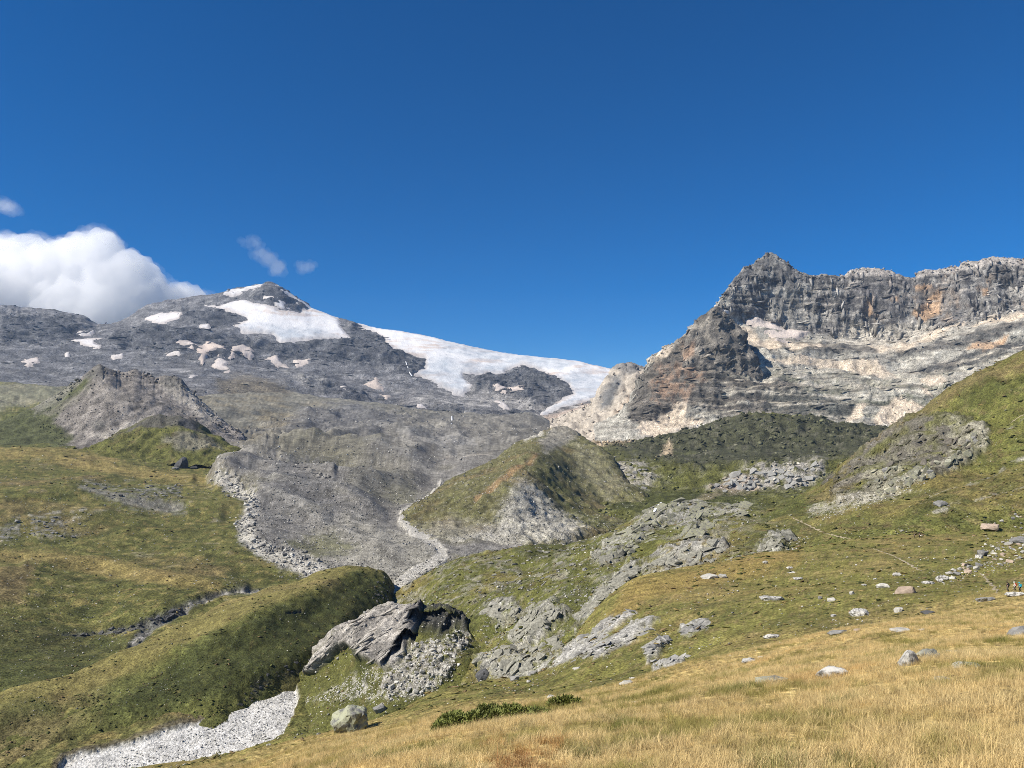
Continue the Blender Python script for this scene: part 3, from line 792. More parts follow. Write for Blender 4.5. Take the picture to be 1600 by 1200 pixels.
for p, c, k_ in [([(480,802),(560,795),(650,832),(695,866),(610,900),(545,880),(500,850)], PALE * .8, .6), ([(445,835),(520,822),(560,850),(490,868)], GREEN * .9, .6), ([(600,762),(640,757),(652,778),(620,782)], GREEN * .85, .5), ([(420,700),(500,690),(600,710),(560,730),(450,720)], (0.155, 0.145, 0.09), .6),
                 ([(400,770),(430,740),(520,760),(540,790),(470,800),(410,810)], (0.13, 0.128, 0.125), .6), ([(620,690),(700,680),(760,700),(720,722),(640,715)], (0.26, 0.25, 0.23), .6), ([(540,720),(640,740),(660,770),(600,790),(540,760)], (0.16, 0.152, 0.12), .5)]:
    L.mix(L.mask(p, 8, 14, 8) * k_, c)
for pts in ([(345,743),(430,700),(520,698),(600,720),(680,746)], [(520,690),(600,678),(660,700),(700,720)], [(640,688),(720,670),(790,690)], [(430,760),(520,768),(600,800)], [(400,770),(470,790),(560,830),(630,860)]):
    L.mix(L.lmask(pts, [4] * len(pts), 4, 6, 4) * .45, PALE * .72)
    L.mix(L.lmask([(x, y + 11) for x, y in pts], [5] * len(pts), 5, 7, 4) * .4, SCREE * .6)
# pale boulder gully
gully = L.lmask([(340,752),(365,762),(392,778),(398,800),(382,815),(385,835),(410,852),(440,865),(480,873),(515,885)], [5,8,7,9,12,12,11,11,12,10], 5, 9, 5)
L.mix(gully * sstep(-.5, .1, n3 + .3) * .85, PALE * .95)
L.paint([(120,772),(180,785),(285,790),(290,800),(200,800),(130,785)], SCREE, 5, 8, 5, .7)
crg2 = np.clip(crg * sstep(-.1, .2, n3 + .5 * n2), 0, 1)
L.mix(crg2 * .5, DARK * 1.3)
L.mix(crg * sstep(-.1, .3, n3) * .5, (0.22, 0.215, 0.18))
L.mix(np.maximum(trench, ledge) * .75, DARK * 1.6)
L.mix(trench * sstep(0, .4, n3) * .7, (0.30, 0.29, 0.27))
# eroded banks
bank = np.clip(L.lmask(STREAM[:6], [w + 9 for w in STREAM_W[:6]], 3, 4, 3) - sb, 0, 1) * sstep(0, 6, np.interp(L.px, [q[0] for q in STREAM], [q[1] for q in STREAM]) - L.py)
L.mix(bank * .8, (0.085, 0.072, 0.05))
L.mix(L.mask([(590,905),(612,912),(600,955),(575,935)], 4, 5, 3) * .8, (0.075, 0.068, 0.06))
L.mix(sb, WHITE)
L.mix(sb * (L.py < 975), PALE * 1.05)
L.mix(sb * sstep(.1, .5, n3) * .5, PALE * .85)
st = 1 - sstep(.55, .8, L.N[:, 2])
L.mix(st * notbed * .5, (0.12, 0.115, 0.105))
gr = fbm(L.P / np.array([4, 4, 3]), 3, .7); stq = fbm(np.stack([L.P[:, 0] / 9, L.P[:, 1] / 70, L.P[:, 2] / 20], 1), 3, .6)
ln = fbm(np.stack([L.P[:, 0] / 120, L.P[:, 1] / 120, L.P[:, 2] / 9], 1), 3, .65)
L.mul(np.exp((.6 * gr + .35 * n3) * notbed + scree_zone * .12 * stq * notbed + .7 * ln * sstep(1500, 2100, L.d)))
L.mul(1 + .22 * (1 - scree_zone) * notbed)
L.spk = np.clip(.10 * scree_zone * sstep(-.2, .5, n2 + n1) + .07 * sstep(.25, .6, n2) + .35 * gully + .3 * sb, 0, .7)
M_VALLEY = terrain_mat('meadow_ground', 14, bump=1.1, vary=0.6, fine=10)
scree_v, gully_v, sb_v = scree_zone, gully, sb
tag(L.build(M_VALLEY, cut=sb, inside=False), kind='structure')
M_GRAVEL = terrain_mat('river_gravel', 9, bump=1.2, vary=0.4, fine=7, speck=(0.72, 0.70, 0.66))
xs_mid = L.px
tag(L.build(M_GRAVEL, cut=sb, name='stream_bed', keep=L.py > 975), kind='structure')
tag(L.build(M_GRAVEL, cut=sb, name='stream_bed', keep=L.py <= 975), kind='structure')

PS = [(-160,690,1850),(-60,674,1900),(0,662,1950),(50,640,1980),(100,612,2000),(130,590,2010),(145,577,2000),(155,571,1990),(170,577,2000),(190,584,2050),(210,579,2080),(225,586,2080),(245,592,2080),(260,589,2080),(275,590,2080),(290,604,2050),(310,624,2020),(335,649,1980),(360,668,1920),(420,699,1850)]
pyr = Layer('pyramid_hill', -160, 420, 1.5, [
  [(-160,725,1450),(100,722,1500),(250,716,1550),(420,712,1600)], [(-160,700,1650),(60,684,1720),(150,692,1680),(250,692,1680),(350,692,1730),(420,704,1720)],
  [(-160,694,1780),(60,652,1860),(110,637,1830),(155,630,1800),(200,640,1790),(250,640,1840),(280,645,1880),(350,676,1840),(420,702,1790)],
  PS, [(x, y + 40, d + 250) for x, y, d in PS]], dy=1.3, sharp=(3,), jag=1.4)
L = pyr; L.start()
tq = sstep(0, 25, L.py - np.interp(L.px, [q[0] for q in PS], [q[1] for q in PS]))
L.disp(160, 5, 'ridged', mask=tq); L.disp(60, 4, 'ridged', (1, 1, 2.5)); L.disp(28, 2.2, 'ridged', (1, 1, 2)); L.disp(12, 1.2, 'ridged')
L.P[:, 2] -= 60 * sstep(370, 420, L.px)
L.normals()
n1 = fbm(L.P / 90, 4); n2 = fbm(L.P / 22 + 4, 4, .6)
L.col[:] = (0.185, 0.168, 0.15)
L.mix(sstep(0, .5, n2) * .5, (0.27, 0.245, 0.215))
L.mix(sstep(-.1, -.5, n2) * .6, (0.12, 0.112, 0.10))
stq = fbm(np.stack([(L.px - 155) / np.maximum(L.py - 540, 12) * 7, L.P[:, 2] / 160, L.P[:, 1] / 400], 1), 4, .6)
L.mul(np.exp(.6 * stq + .35 * n2 + .5 * fbm(L.P / 7, 3, .7)))
L.paint([(-170,720),(-170,640),(60,640),(120,605),(150,585),(140,610),(100,640),(85,665),(120,690),(60,730)], DGREEN * 1.1, 6, 8, 4, .9)
L.paint([(55,654),(90,635),(130,600),(120,590),(60,630)], (0.17, 0.165, 0.13), 4, 5, 3, .8)
L.paint([(70,648),(120,622),(130,628),(80,655)], (0.16, 0.15, 0.12), 2, 3, 2, .6)
for p in [[(140,688),(200,662),(240,650),(230,660),(170,690)], [(245,600),(275,595),(330,640),(350,660),(320,665),(280,630)]]:
    L.mix(L.mask(p, 5, 7, 4) * .65, (0.38, 0.35, 0.30))
for p in [[(130,590),(155,570),(170,580),(160,600)], [(245,598),(262,588),(280,592),(290,612),(262,610)], [(140,668),(160,656),(172,670),(150,678)]]:
    L.mix(L.mask(p, 4, 6, 3) * .65, (0.10, 0.098, 0.088))
L.paint([(150,600),(175,590),(210,640),(200,650),(180,640),(160,630)], (0.26, 0.235, 0.205), 5, 8, 4, .6)
M_HILL = terrain_mat('hill_scree', 26, bump=1.2, vary=0.6, fine=11)
tag(L.build(M_HILL), kind='structure')

MO = [(120,712,1560),(170,692,1600),(200,672,1620),(235,654,1640),(270,653,1640),(300,661,1640),(330,680,1620),(360,700,1600),(420,716,1560)]
mound = Layer('dark_mound', 120, 420, 1.6, [
  [(120,730,1380),(270,730,1380),(420,735,1380)], [(120,718,1480),(200,700,1490),(270,698,1490),(340,708,1490),(420,722,1480)],
  [(120,714,1530),(200,680,1560),(250,665,1570),(300,672,1570),(340,696,1560),(420,718,1520)], MO, [(x, y + 25, d + 120) for x, y, d in MO]], dy=1.4, sharp=(3,))
L = mound; L.start()
L.disp(60, 6, 'ridged'); L.disp(28, 4, 'ridged'); L.disp(12, 2, 'ridged'); L.disp(6, 1)
L.normals()
n2 = fbm(L.P / 25, 4, .6)
L.col[:] = GREEN * .9
L.mix(sstep(0, .5, n2) * .5, BROWN * .9)
L.paint([(175,690),(205,668),(240,650),(275,650),(305,662),(320,678),(290,672),(255,668),(215,672)], (0.085, 0.08, 0.07), 5, 7, 4, .9)
L.paint([(255,690),(290,676),(330,690),(350,705),(280,708)], (0.19, 0.175, 0.145), 5, 8, 4, .7)
L.paint([(275,660),(300,660),(312,672),(295,674)], DARK, 3, 4, 3, .8)
L.mul(np.exp(.4 * fbm(L.P / 7, 3, .7)))
L.P[:, 2] -= 60 * sstep(370, 420, L.px)
tag(L.build(M_HILL), kind='structure')

# ================================================================== grassy spur above the stream (its near face darkened by heath and painted shade)
CR = [(-170,1190,318),(0,1112,352),(130,1072,378),(200,1042,396),(260,1015,408),(330,985,426),(400,950,452),(460,928,492),(520,905,540),(560,890,580),(590,897,600),(640,915,625)]
spur = Layer('grassy_spur', -170, 640, 2.0, [
  [(-170,1400,265),(0,1305,296),(130,1203,328),(260,1150,344),(330,1124,352),(400,1097,376),(470,1068,398),(520,1035,415),(600,975,495),(640,955,555)],
  [(-170,1300,290),(0,1200,318),(130,1138,346),(200,1118,352),(260,1098,361),(330,1082,367),(400,1060,385),(460,1030,408),(520,998,445),(600,935,545),(640,925,590)],
  [(-170,1245,304),(0,1156,334),(130,1108,361),(200,1082,372),(260,1058,384),(330,1035,396),(400,1005,418),(460,978,450),(520,948,494),(580,916,560),(640,918,608)],
  CR,
  [(-170,1160,340),(0,1083,380),(130,1040,412),(200,1006,435),(260,978,458),(330,950,495),(400,925,525),(460,909,562),(520,893,595),(560,885,608),(600,895,610),(640,912,640)],
  [(-170,1185,370),(0,1110,410),(130,1070,445),(200,1040,470),(260,1010,495),(330,980,530),(400,955,565),(460,935,605),(520,918,640),(560,910,660),(640,930,700)]], dy=1.7, wob=3, ext=(900, 0))
L = spur; L.start()
toe = sstep(-5, 40, np.interp(L.px, [-170, 0, 130, 260, 330, 400, 470, 520, 600, 640], [1330, 1230, 1160, 1112, 1092, 1072, 1040, 1012, 950, 935]) - L.py)
L.disp(90, 3.0, up=True, mask=toe); L.disp(40, 2.4, up=True, mask=toe); L.disp(22, 1.5, mask=toe); L.disp(10, .8); L.disp(5, .5); L.disp(2.5, .3)
bankm = L.lmask([(380,1105),(395,1080),(405,1060),(430,1050),(470,1040),(500,1020)], [5, 7, 6, 5, 5, 4], 4, 5, 3)
slot = L.lmask([(448,957),(470,952)], [1.5, 2], 1.5, 1, 1); L.P[:, 2] -= 2.0 * slot
L.normals()
n1 = fbm(L.P / 60, 4); n2 = fbm(L.P / 16 + 5, 4, .6); n3 = fbm(L.P / 5 + 2, 3, .6)
L.col[:] = GREEN * .95
L.mix(sstep(-.1, .4, n2) * .6, DGREEN)
L.mix(sstep(.05, .5, n1) * .6, BROWN)
L.mix(sstep(.0, .4, n3) * .5, DGREEN * .8)
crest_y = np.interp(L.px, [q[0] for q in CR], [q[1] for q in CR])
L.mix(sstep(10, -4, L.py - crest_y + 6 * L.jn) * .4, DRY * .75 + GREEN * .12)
L.mix(sstep(4, 20, L.py - crest_y + 6 * L.jn) * (1 - L.mask([(-170,1400),(-170,1180),(130,1150),(250,1100),(380,1065),(400,1120),(200,1250)], 12, 10, 5)) * .25, DGREEN)  # near face tinted darker below the crest, deepening its shade in the colour
heath = L.mask([(170,1112),(205,1082),(260,1040),(330,1002),(400,968),(480,938),(560,902),(600,930),(565,985),(500,1020),(440,1045),(400,1062),(330,1082),(250,1106)], 12, 16, 8)  # dark heath; its colour also stands in for shade on the near face
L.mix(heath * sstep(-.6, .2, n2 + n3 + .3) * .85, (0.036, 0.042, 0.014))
L.mul(np.exp(.7 * fbm(L.P / np.array([2.2, 2.2, 1.6]), 3, .7) + .35 * n2))
L.mix(bankm * .6 * sstep(-.2, .3, n3), (0.06, 0.058, 0.045))
L.mul(np.full(len(L.px), 1.2))
L.mix(slot, DARK)
L.mix(L.mask([(-100,1105),(60,1085),(90,1098),(0,1130),(-100,1150)], 8, 10, 5) * .5, DGREEN)
L.mix(sstep(.2, .6, n3) * .3, DRY * .7)
L.spk = .04 * sstep(.3, .6, n2)
L.P[:, 2] -= 22 * sstep(598, 640, L.px) + 4.5 * (1 - toe)
M_SPUR = terrain_mat('spur_grass', 8, bump=.6, vary=.6, fine=10)
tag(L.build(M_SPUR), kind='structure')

# ================================================================== moraine ridge in the middle
moraine = Layer('moraine_ridge', 600, 1010, 1.5, [
  [(600,905,800),(690,895,755),(760,885,750),(850,872,770),(930,855,850),(1010,848,900)],
  [(600,872,840),(640,836,865),(700,866,780),(760,854,790),(850,840,820),(915,834,870),(960,836,890),(1010,838,920)],
  [(600,862,900),(640,815,920),(700,815,890),(760,800,905),(800,775,925),(835,780,960),(870,795,985),(915,815,980),(960,826,950),(1010,832,950)],
  [(600,852,950),(640,803,960),(690,775,1100),(720,762,1080),(760,750,1080),(800,733,1110),(835,716,1200),(870,735,1235),(915,775,1190),(960,805,1120),(1010,820,1060)],
  [(600,847,980),(640,801,985),(680,773,1150),(720,746,1350),(780,716,1500),(820,690,1640),(845,675,1720),(870,666,1780),(900,678,1690),(940,704,1540),(970,742,1360),(1010,785,1210)],
  [(600,880,1010),(640,835,1020),(680,805,1200),(720,780,1400),(780,750,1560),(820,722,1700),(870,700,1850),(940,745,1800),(1010,830,1400)]], dy=1.4, wob=2)
L = moraine; L.start()
fan = L.mask([(770,830),(790,790),(815,755),(830,760),(860,790),(915,832),(880,850),(780,862),(700,868),(690,860)], 14, 14, 8)
L.disp(120, 8, up=True); L.disp(40, 4, 'ridged', (1, 1, 2)); L.disp(18, 2, 'ridged'); L.disp(9, 1.1, 'ridged'); L.disp(4.5, .6)
gl = ridged(np.stack([(L.px * .8 - L.py) / 11, L.py * 0 + 3, L.px * 0 + 1], 1), 2)
L.P += L.N0 * (2.2 * gl * sstep(0, 20, L.px - 790))[:, None]
L.normals()
n1 = fbm(L.P / 80, 4); n2 = fbm(L.P / 20 + 5, 4, .6); n3 = fbm(L.P / 7 + 2, 3, .6)
L.col[:] = (0.125, 0.118, 0.055)
L.mix(sstep(0, .5, n2) * .5, DGREEN * 1.1)
L.mix(sstep(.0, .5, n1) * .6, BROWN * 1.1)
L.paint([(640,830),(690,815),(780,820),(800,850),(700,872)], (0.25, 0.235, 0.20), 12, 16, 8, .6)
L.paint([(835,730),(920,790),(960,830),(920,832),(850,770),(825,755)], DGREEN * 1.25, 8, 12, 6, .4)
L.mix(fan * sstep(-.6, .3, gl + .5 * n2) * .85, (0.36, 0.345, 0.30))
L.paint([(640,835),(680,850),(780,840),(900,832),(900,850),(700,872)], (0.30, 0.285, 0.24), 10, 14, 8, .5)
L.mix(L.lmask([(836,718),(800,742),(770,765),(745,785)], [3, 4, 4, 3], 3, 3, 2) * .75, (0.26, 0.17, 0.09))
L.paint([(840,690),(870,662),(905,680),(880,700),(850,712)], (0.23, 0.215, 0.185), 6, 8, 4, .85)
L.mix(L.lmask([(822,690),(836,680),(848,676)], [2, 4, 2], 2, 2, 1) * .85, (0.42, 0.40, 0.35))
L.paint([(890,690),(935,715),(990,760),(950,790),(900,740)], (0.19, 0.18, 0.12), 8, 12, 6, .5)
L.mix(sstep(.15, .5, n3) * .4, (0.30, 0.285, 0.24))
L.mul(np.exp(.65 * fbm(L.P / 4, 3, .7) + .25 * n2))
L.spk = np.clip(.04 * sstep(0, .5, n2) + .16 * fan, 0, 1)
M_MOR = terrain_mat('moraine', 16, bump=1.3, vary=.6, fine=10)
fan_m = fan
tag(L.build(M_MOR), kind='structure')

# ================================================================== shrubby bench under the cliffs
BT = [(850,706,2200),(900,700,2150),(950,700,2100),(1010,692,2050),(1080,676,2000),(1150,653,1950),(1200,650,1900),(1290,663,1900),(1350,672,1900),(1540,684,1900)]
bench = Layer('shrubby_bench', 850, 1540, 1.9, [
  [(850,860,900),(950,855,850),(1050,840,800),(1150,835,750),(1250,825,700),(1540,810,700)],
  [(850,805,1150),(950,800,1120),(1050,798,1060),(1150,792,1060),(1250,785,1060),(1540,760,1060)],
  [(850,745,1600),(950,765,1350),(1050,768,1280),(1150,768,1260),(1250,765,1260),(1350,750,1260),(1540,720,1260)],
  [(850,715,1850),(950,722,1500),(1050,728,1400),(1150,730,1340),(1250,728,1330),(1350,722,1330),(1540,700,1330)],
  [(850,706,2000),(950,705,1900),(1050,705,1750),(1150,705,1650),(1250,705,1620),(1350,700,1600),(1540,690,1600)],
  BT, [(x, y + 15, d + 300) for x, y, d in BT]], dy=1.6, wob=2)
L = bench; L.start()
band = np.maximum(L.mask([(950,725),(1000,720),(1030,745),(1010,768),(960,765),(930,745)], 8, 10, 6), L.mask([(1105,765),(1150,735),(1200,730),(1290,722),(1290,750),(1240,765),(1120,770)], 8, 8, 5))
shr = L.mask([(900,700),(1010,675),(1150,650),(1300,660),(1400,670),(1400,715),(1280,722),(1150,728),(1080,735),(1000,715)], 8, 10, 6)
L.disp(150, 9, up=True); L.disp(60, 5, 'ridged'); L.disp(30, 4, 'ridged', mask=.5 + 1.2 * shr); L.disp(14, 2.4, 'ridged', mask=.4 + 1.4 * shr); L.disp(50, 8, 'ridged', (1, 1, 1.5), shr); L.disp(7, 1.3)
L.disp(25, 6, 'ridged', (3, 3, 1), band); L.disp(10, 3, 'ridged', (3, 3, 1), band)
L.normals()
n1 = fbm(L.P / 90, 4); n2 = fbm(L.P / 22 + 5, 4, .6); n3 = fbm(L.P / 9 + 2, 3, .6)
L.col[:] = GREEN * .8
L.mix(sstep(0, .5, n1) * .5, DGREEN)
L.mix(sstep(0, .5, n2) * .45, (0.17, 0.165, 0.12))
L.mix(shr * .9, (0.058, 0.060, 0.036))
L.mix(shr * sstep(.0, .5, n2) * .7, (0.115, 0.108, 0.08))
L.mix(shr * sstep(.1, .5, -n3) * .6, (0.04, 0.042, 0.03))
L.mix(shr * sstep(.25, .6, n1) * .5, (0.095, 0.10, 0.04))
L.mix(band * sstep(-.35, .3, n2 + .5 * n3) * .85, (0.36, 0.335, 0.30))
L.mix(L.mask([(1110,765),(1140,745),(1180,750),(1190,768),(1150,775)], 6, 8, 5) * .6, (0.30, 0.235, 0.19))
for p in [[(1032,710),(1048,696),(1052,706),(1048,714)], [(910,690),(960,685),(1000,690),(980,702),(920,705)], [(1080,785),(1100,775),(1130,772),(1110,785)], [(895,718),(912,710),(915,722),(900,728)]]:
    L.mix(L.mask(p, 3, 5, 3) * .8, (0.42, 0.335, 0.23))
L.mix(L.mask([(990,770),(1080,765),(1160,780),(1200,790),(1100,800),(960,810)], 8, 10, 5) * .6, DGREEN * .95)
L.paint([(880,720),(930,722),(960,745),(930,755)], (0.30, 0.29, 0.25), 6, 12, 8, .5)
L.mul(np.exp(.75 * fbm(L.P / np.array([8, 8, 4]), 3, .7) + .25 * n2))
L.spk = np.clip(.1 * sstep(0.1, .5, n1) - shr, 0, 1)
shr_b = shr
tag(L.build(terrain_mat('bench_scrub', 20, bump=2, vary=.65, fine=9)), kind='structure')

# ================================================================== right-hand hillside and the hummocks before it
HS = [(560,965,560),(600,948,585),(640,917,600),(690,886,605),(740,873,620),(850,851,640),(930,836,650),(980,812,670),(1020,795,690),(1060,784,700),(1120,780,700),(1180,792,650),(1200,786,625),(1240,770,590),(1290,742,560),(1320,715,550),(1350,697,545),(1380,681,540),(1420,655,530),(1480,615,510),(1540,585,495),(1600,558,480),(1800,480,460)]
hill = Layer('right_hillside', 565, 1760, 1.9, [
  [(560,1160,430),(620,1150,420),(690,1140,340),(760,1120,290),(900,1070,262),(1000,975,270),(1100,925,262),(1200,905,262),(1400,872,292),(1600,858,305),(1800,850,320)],
  [(560,1080,460),(620,1070,450),(690,1050,385),(760,1030,335),(850,985,330),(950,920,340),(1050,888,350),(1200,860,320),(1300,844,312),(1450,830,315),(1600,800,325),(1800,755,330)],
  [(560,1020,500),(620,1000,490),(690,970,450),(760,940,425),(850,905,430),(950,868,440),(1050,842,460),(1200,827,420),(1300,802,400),(1450,747,390),(1600,700,390),(1800,650,380)],
  [(560,985,535),(620,965,540),(690,922,520),(760,905,500),(850,878,530),(950,850,540),(1050,815,570),(1130,805,560),(1200,805,520),(1300,765,480),(1450,690,450),(1600,630,435),(1800,560,420)],
  HS, [(x, y + 25, d + 90) for x, y, d in HS]], dy=1.6, wob=2, sharp=(4,), jag=.9, ext=(0, 1200))
L = hill; L.start()
CLF = [(1300,775),(1330,715),(1380,680),(1420,655),(1460,650),(1500,650),(1545,660),(1545,690),(1500,720),(1460,745),(1400,770),(1340,790),(1310,790)]
cliff = L.mask(CLF, 6, 9, 5)
SLABS = [[(940,850),(985,822),(1030,815),(1040,828),(1010,850),(985,868),(950,870)], [(980,800),(1030,785),(1090,780),(1170,790),(1180,800),(1120,812),(1050,810),(1000,815)], [(1050,840),(1100,815),(1130,812),(1100,830),(1080,848)],
         [(1000,885),(1050,865),(1090,850),(1130,850),(1140,860),(1100,880),(1050,895),(1010,900)], [(920,935),(960,900),(985,880),(1000,885),(960,930),(930,955),(900,970)], [(1180,862),(1210,842),(1235,832),(1240,840),(1215,858)],
         [(790,985),(830,955),(870,940),(890,950),(850,980),(800,1005)], [(740,1030),(790,1010),(850,1010),(880,990),(880,1020),(820,1050),(760,1060)], [(925,870),(960,862),(975,875),(940,885)],
         [(750,955),(800,945),(820,955),(780,968)]]
slab = np.zeros(len(L.px))
for p in SLABS:
    slab = np.maximum(slab, L.mask(p, 4, 9, 6))
L.disp(150, 9, up=True); L.disp(60, 4, up=True, mask=sstep(1260, 1160, L.px)); L.disp(28, 3, up=True); L.disp(12, 1.2); L.disp(6, .75); L.disp(3, .45)
L.disp(24, 1.8, 'ridged', (1.6, 1, .8), slab); L.disp(11, 1.0, 'ridged', (2, 1, .7), slab); L.disp(5, .6, 'ridged', (2, 1, .7), slab)
L.disp(34, 2.2, 'ridged', (1, 1, 1.2), cliff); L.disp(15, 1.8, 'ridged', (1, 1, 1.3), cliff); L.disp(6, 1.6, 'ridged', mask=cliff); L.disp(3, .8, 'ridged', mask=cliff)
L.P[:, 2] += .7 * slab
L.P += L.N0 * (.55 * slab * ridged(np.stack([(L.P0[:, 0] * .55 - L.P0[:, 2] * .83) / 3.2, (L.P0[:, 0] * .83 + L.P0[:, 2] * .55) / 22, L.P0[:, 1] / 22], 1), 2))[:, None]
cave = np.maximum(L.mask([(992,842),(1008,828),(1033,822),(1030,830),(1005,848),(995,852)], 2, 2, 1), L.mask([(1436,724),(1442,722),(1442,733),(1434,732)], 1.5, 1, 1))
L.P[:, 1] += 9 * cave
L.normals()
n1 = fbm(L.P / 70, 4); n2 = fbm(L.P / 18 + 5, 4, .6); n3 = fbm(L.P / 6 + 2, 3, .6)
strk = fbm(np.stack([(L.P[:, 0] * .55 - L.P[:, 2] * .83) / 1.6, (L.P[:, 0] * .83 + L.P[:, 2] * .55) / 14, L.P[:, 1] / 14], 1), 3, .65)
L.col[:] = GREEN * (1.0, 1.0, .95)
L.mix(sstep(-.05, .4, n1) * .6, DRY * .68)
L.mix(sstep(-.1, .35, n2) * .65, DGREEN)
L.mix(sstep(.0, .45, n3) * .5, BROWN)
L.mix(sstep(.1, .5, -n3) * .45, DGREEN * .85)
L.mix(sstep(1250, 1100, L.px) * sstep(.0, .4, n2 + n3) * .65, (0.20, 0.19, 0.145))
L.mix(sstep(1250, 1050, L.px) * sstep(0, .5, -n1) * .55, DGREEN * .85)
for p in [[(1130,800),(1200,785),(1240,772),(1280,770),(1230,800),(1170,810)], [(1360,760),(1420,700),(1440,690),(1380,760)], [(1500,600),(1560,590),(1580,610),(1540,640),(1500,640)], [(1150,860),(1170,840),(1240,840),(1240,870)], [(1180,830),(1240,795),(1300,780),(1320,790),(1260,810)]]:
    L.mix(L.mask(p, 8, 10, 5) * .55, DGREEN * .9)
for p in [[(1320,720),(1350,695),(1420,655),(1480,615),(1600,560),(1800,478),(1800,500),(1600,585),(1500,620),(1420,668),(1350,715)], [(1000,905),(1060,860),(1150,855),(1120,880),(1040,900)], [(1260,790),(1330,740),(1360,745),(1320,790)]]:
    L.mix(L.mask(p, 8, 10, 5) * .5, BROWN * 1.1)
L.mix(slab * sstep(-.4, .15, strk + .7 * n3 + .2 * n2) * .9, (0.30, 0.29, 0.255))
L.mix(slab * sstep(.05, .35, strk) * .8, (0.085, 0.083, 0.075))
L.mix(slab * sstep(.1, .5, -n3) * .45, (0.25, 0.25, 0.155))
L.mix(cliff * sstep(-.6, .1, n2 + .4 * n3 + .1) * .9, (0.125, 0.115, 0.095))
L.mix(cliff * sstep(.0, .5, n3) * .5, (0.07, 0.068, 0.064))
L.mix(cliff * L.mask([(1360,745),(1400,715),(1440,735),(1460,745),(1400,772),(1340,790)], 6, 8, 5) * sstep(-.3, .4, n2) * .7, (0.30, 0.285, 0.20))
L.mix(cliff * L.mask([(1480,660),(1545,655),(1548,690),(1500,720),(1470,735),(1490,690)], 6, 8, 5) * sstep(-.3, .4, n3) * .75, (0.31, 0.295, 0.225))
L.mix(cliff * sstep(.05, .35, fbm(L.P / 26 + 3, 3)) * .8, GREEN * .8)
L.mix(L.mask([(1282,740),(1300,725),(1305,740),(1285,750)], 4, 5, 3) * .8, (0.09, 0.08, 0.072))
scr = L.lmask([(1270,805),(1310,795),(1360,782),(1400,768),(1450,745)], [6, 9, 9, 7, 4], 5, 6, 4)
L.mix(scr * sstep(-.4, .3, n3) * .8, (0.34, 0.32, 0.26))
wedge = np.maximum(L.mask([(870,1000),(905,985),(960,925),(1000,900),(980,930),(930,985),(900,1010)], 6, 6, 4), 0)
L.mix(wedge * .6, BROWN * 1.1)
L.mix(cave, DARK)  # darkness inside the cave painted in, on top of the recess itself
L.mul(1.12 * np.exp(.7 * fbm(L.P / np.array([2.2, 2.2, 1.6]), 3, .7) + .25 * n2))
for pts, w in [([(1430,800),(1480,770),(1530,745),(1580,715),(1640,690)], [1.5, 2.5, 2, 2.5, 2]), ([(1460,812),(1520,790),(1600,770)], [2, 3, 2]), ([(1575,665),(1590,652),(1602,645)], [1, 1, 1]), ([(1350,790),(1400,778),(1440,770)], [2, 2, 1])]:
    L.mix(L.lmask(pts, w, 2, 4, 3) * sstep(-.2, .3, n3) * .7, (0.36, 0.345, 0.29))
L.spk = np.clip(.12 * sstep(1250, 1050, L.px) * sstep(.15, .5, n2) + .2 * scr + .05 * sstep(.3, .6, n2), 0, .5)
M_HILLSIDE = terrain_mat('hillside_grass', 8, bump=.65, vary=.6, fine=10)
cliff_h = cliff
tag(L.build(M_HILLSIDE), kind='structure')

# ================================================================== the rock knoll by the stream
KT = [(440,1100,420),(465,1062,410),(480,1045,402),(500,1020,400),(520,995,402),(550,975,405),(590,962,405),(640,957,400),(690,956,395),(715,964,390),(735,984,382),(760,1020,372),(790,1048,362)]
knoll = Layer('rock_knoll', 440, 790, 1.6, [
  [(440,1190,352),(500,1200,325),(600,1205,300),(700,1180,300),(790,1160,300)],
  [(440,1112,402),(500,1090,372),(600,1108,338),(700,1092,335),(760,1082,335),(790,1085,338)],
  [(440,1106,412),(470,1068,405),(500,1050,392),(560,1032,375),(620,1035,358),(680,1030,352),(730,1030,352),(760,1045,352),(790,1062,352)],
  [(440,1102,416),(470,1058,408),(500,1028,397),(540,992,394),(600,975,390),(640,972,386),(690,975,380),(730,998,372),(760,1028,364),(790,1053,358)],
  KT, [(x, y + 14, d + 60) for x, y, d in KT]], dy=1.5, wob=1)
L = knoll; L.start()
rock = L.mask([(482,1052),(500,1022),(525,993),(555,978),(590,962),(625,955),(655,958),(655,975),(640,1005),(620,1045),(605,1050),(590,1035),(560,1030),(548,1012),(540,1005),(520,1020),(495,1050)], 3, 3, 2)
hole = np.maximum(L.mask([(634,985),(650,962),(690,957),(722,968),(732,982),(712,984),(692,994),(660,988),(645,988)], 2.5, 3, 2), L.mask([(606,1048),(618,1020),(632,998),(652,990),(640,1008),(622,1030),(612,1045)], 2, 2, 1))
talus = L.mask([(645,1000),(690,1000),(712,988),(735,985),(738,1000),(710,1030),(705,1055),(670,1085),(610,1092),(595,1075),(600,1055),(625,1040)], 5, 7, 4)
talus2 = L.mask([(545,1060),(590,1040),(600,1060),(600,1090),(540,1095),(480,1095)], 6, 8, 5)
def diag(s):
    # beds dipping down to the left across the face
    return np.stack([(L.P[:, 0] * .62 - L.P[:, 2] * .78) / s, (L.P[:, 0] * .78 + L.P[:, 2] * .62) / (s * 6), L.P[:, 1] / (s * 6)], 1)
L.disp(30, 3); L.disp(12, 1.0); L.disp(5, .5); L.disp(2.5, .3)
h = (2.4 * ridged(diag(9), 2) + 1.6 * ridged(diag(4) + 5, 2) + 1.0 * ridged(diag(1.8) + 9, 2) + .7 * ridged(L.P0 / 6, 3)) * rock
L.P += L.N0 * (h + 1.5 * rock)[:, None]
L.P[:, 1] += 17 * hole
L.P[:, 2] += 0
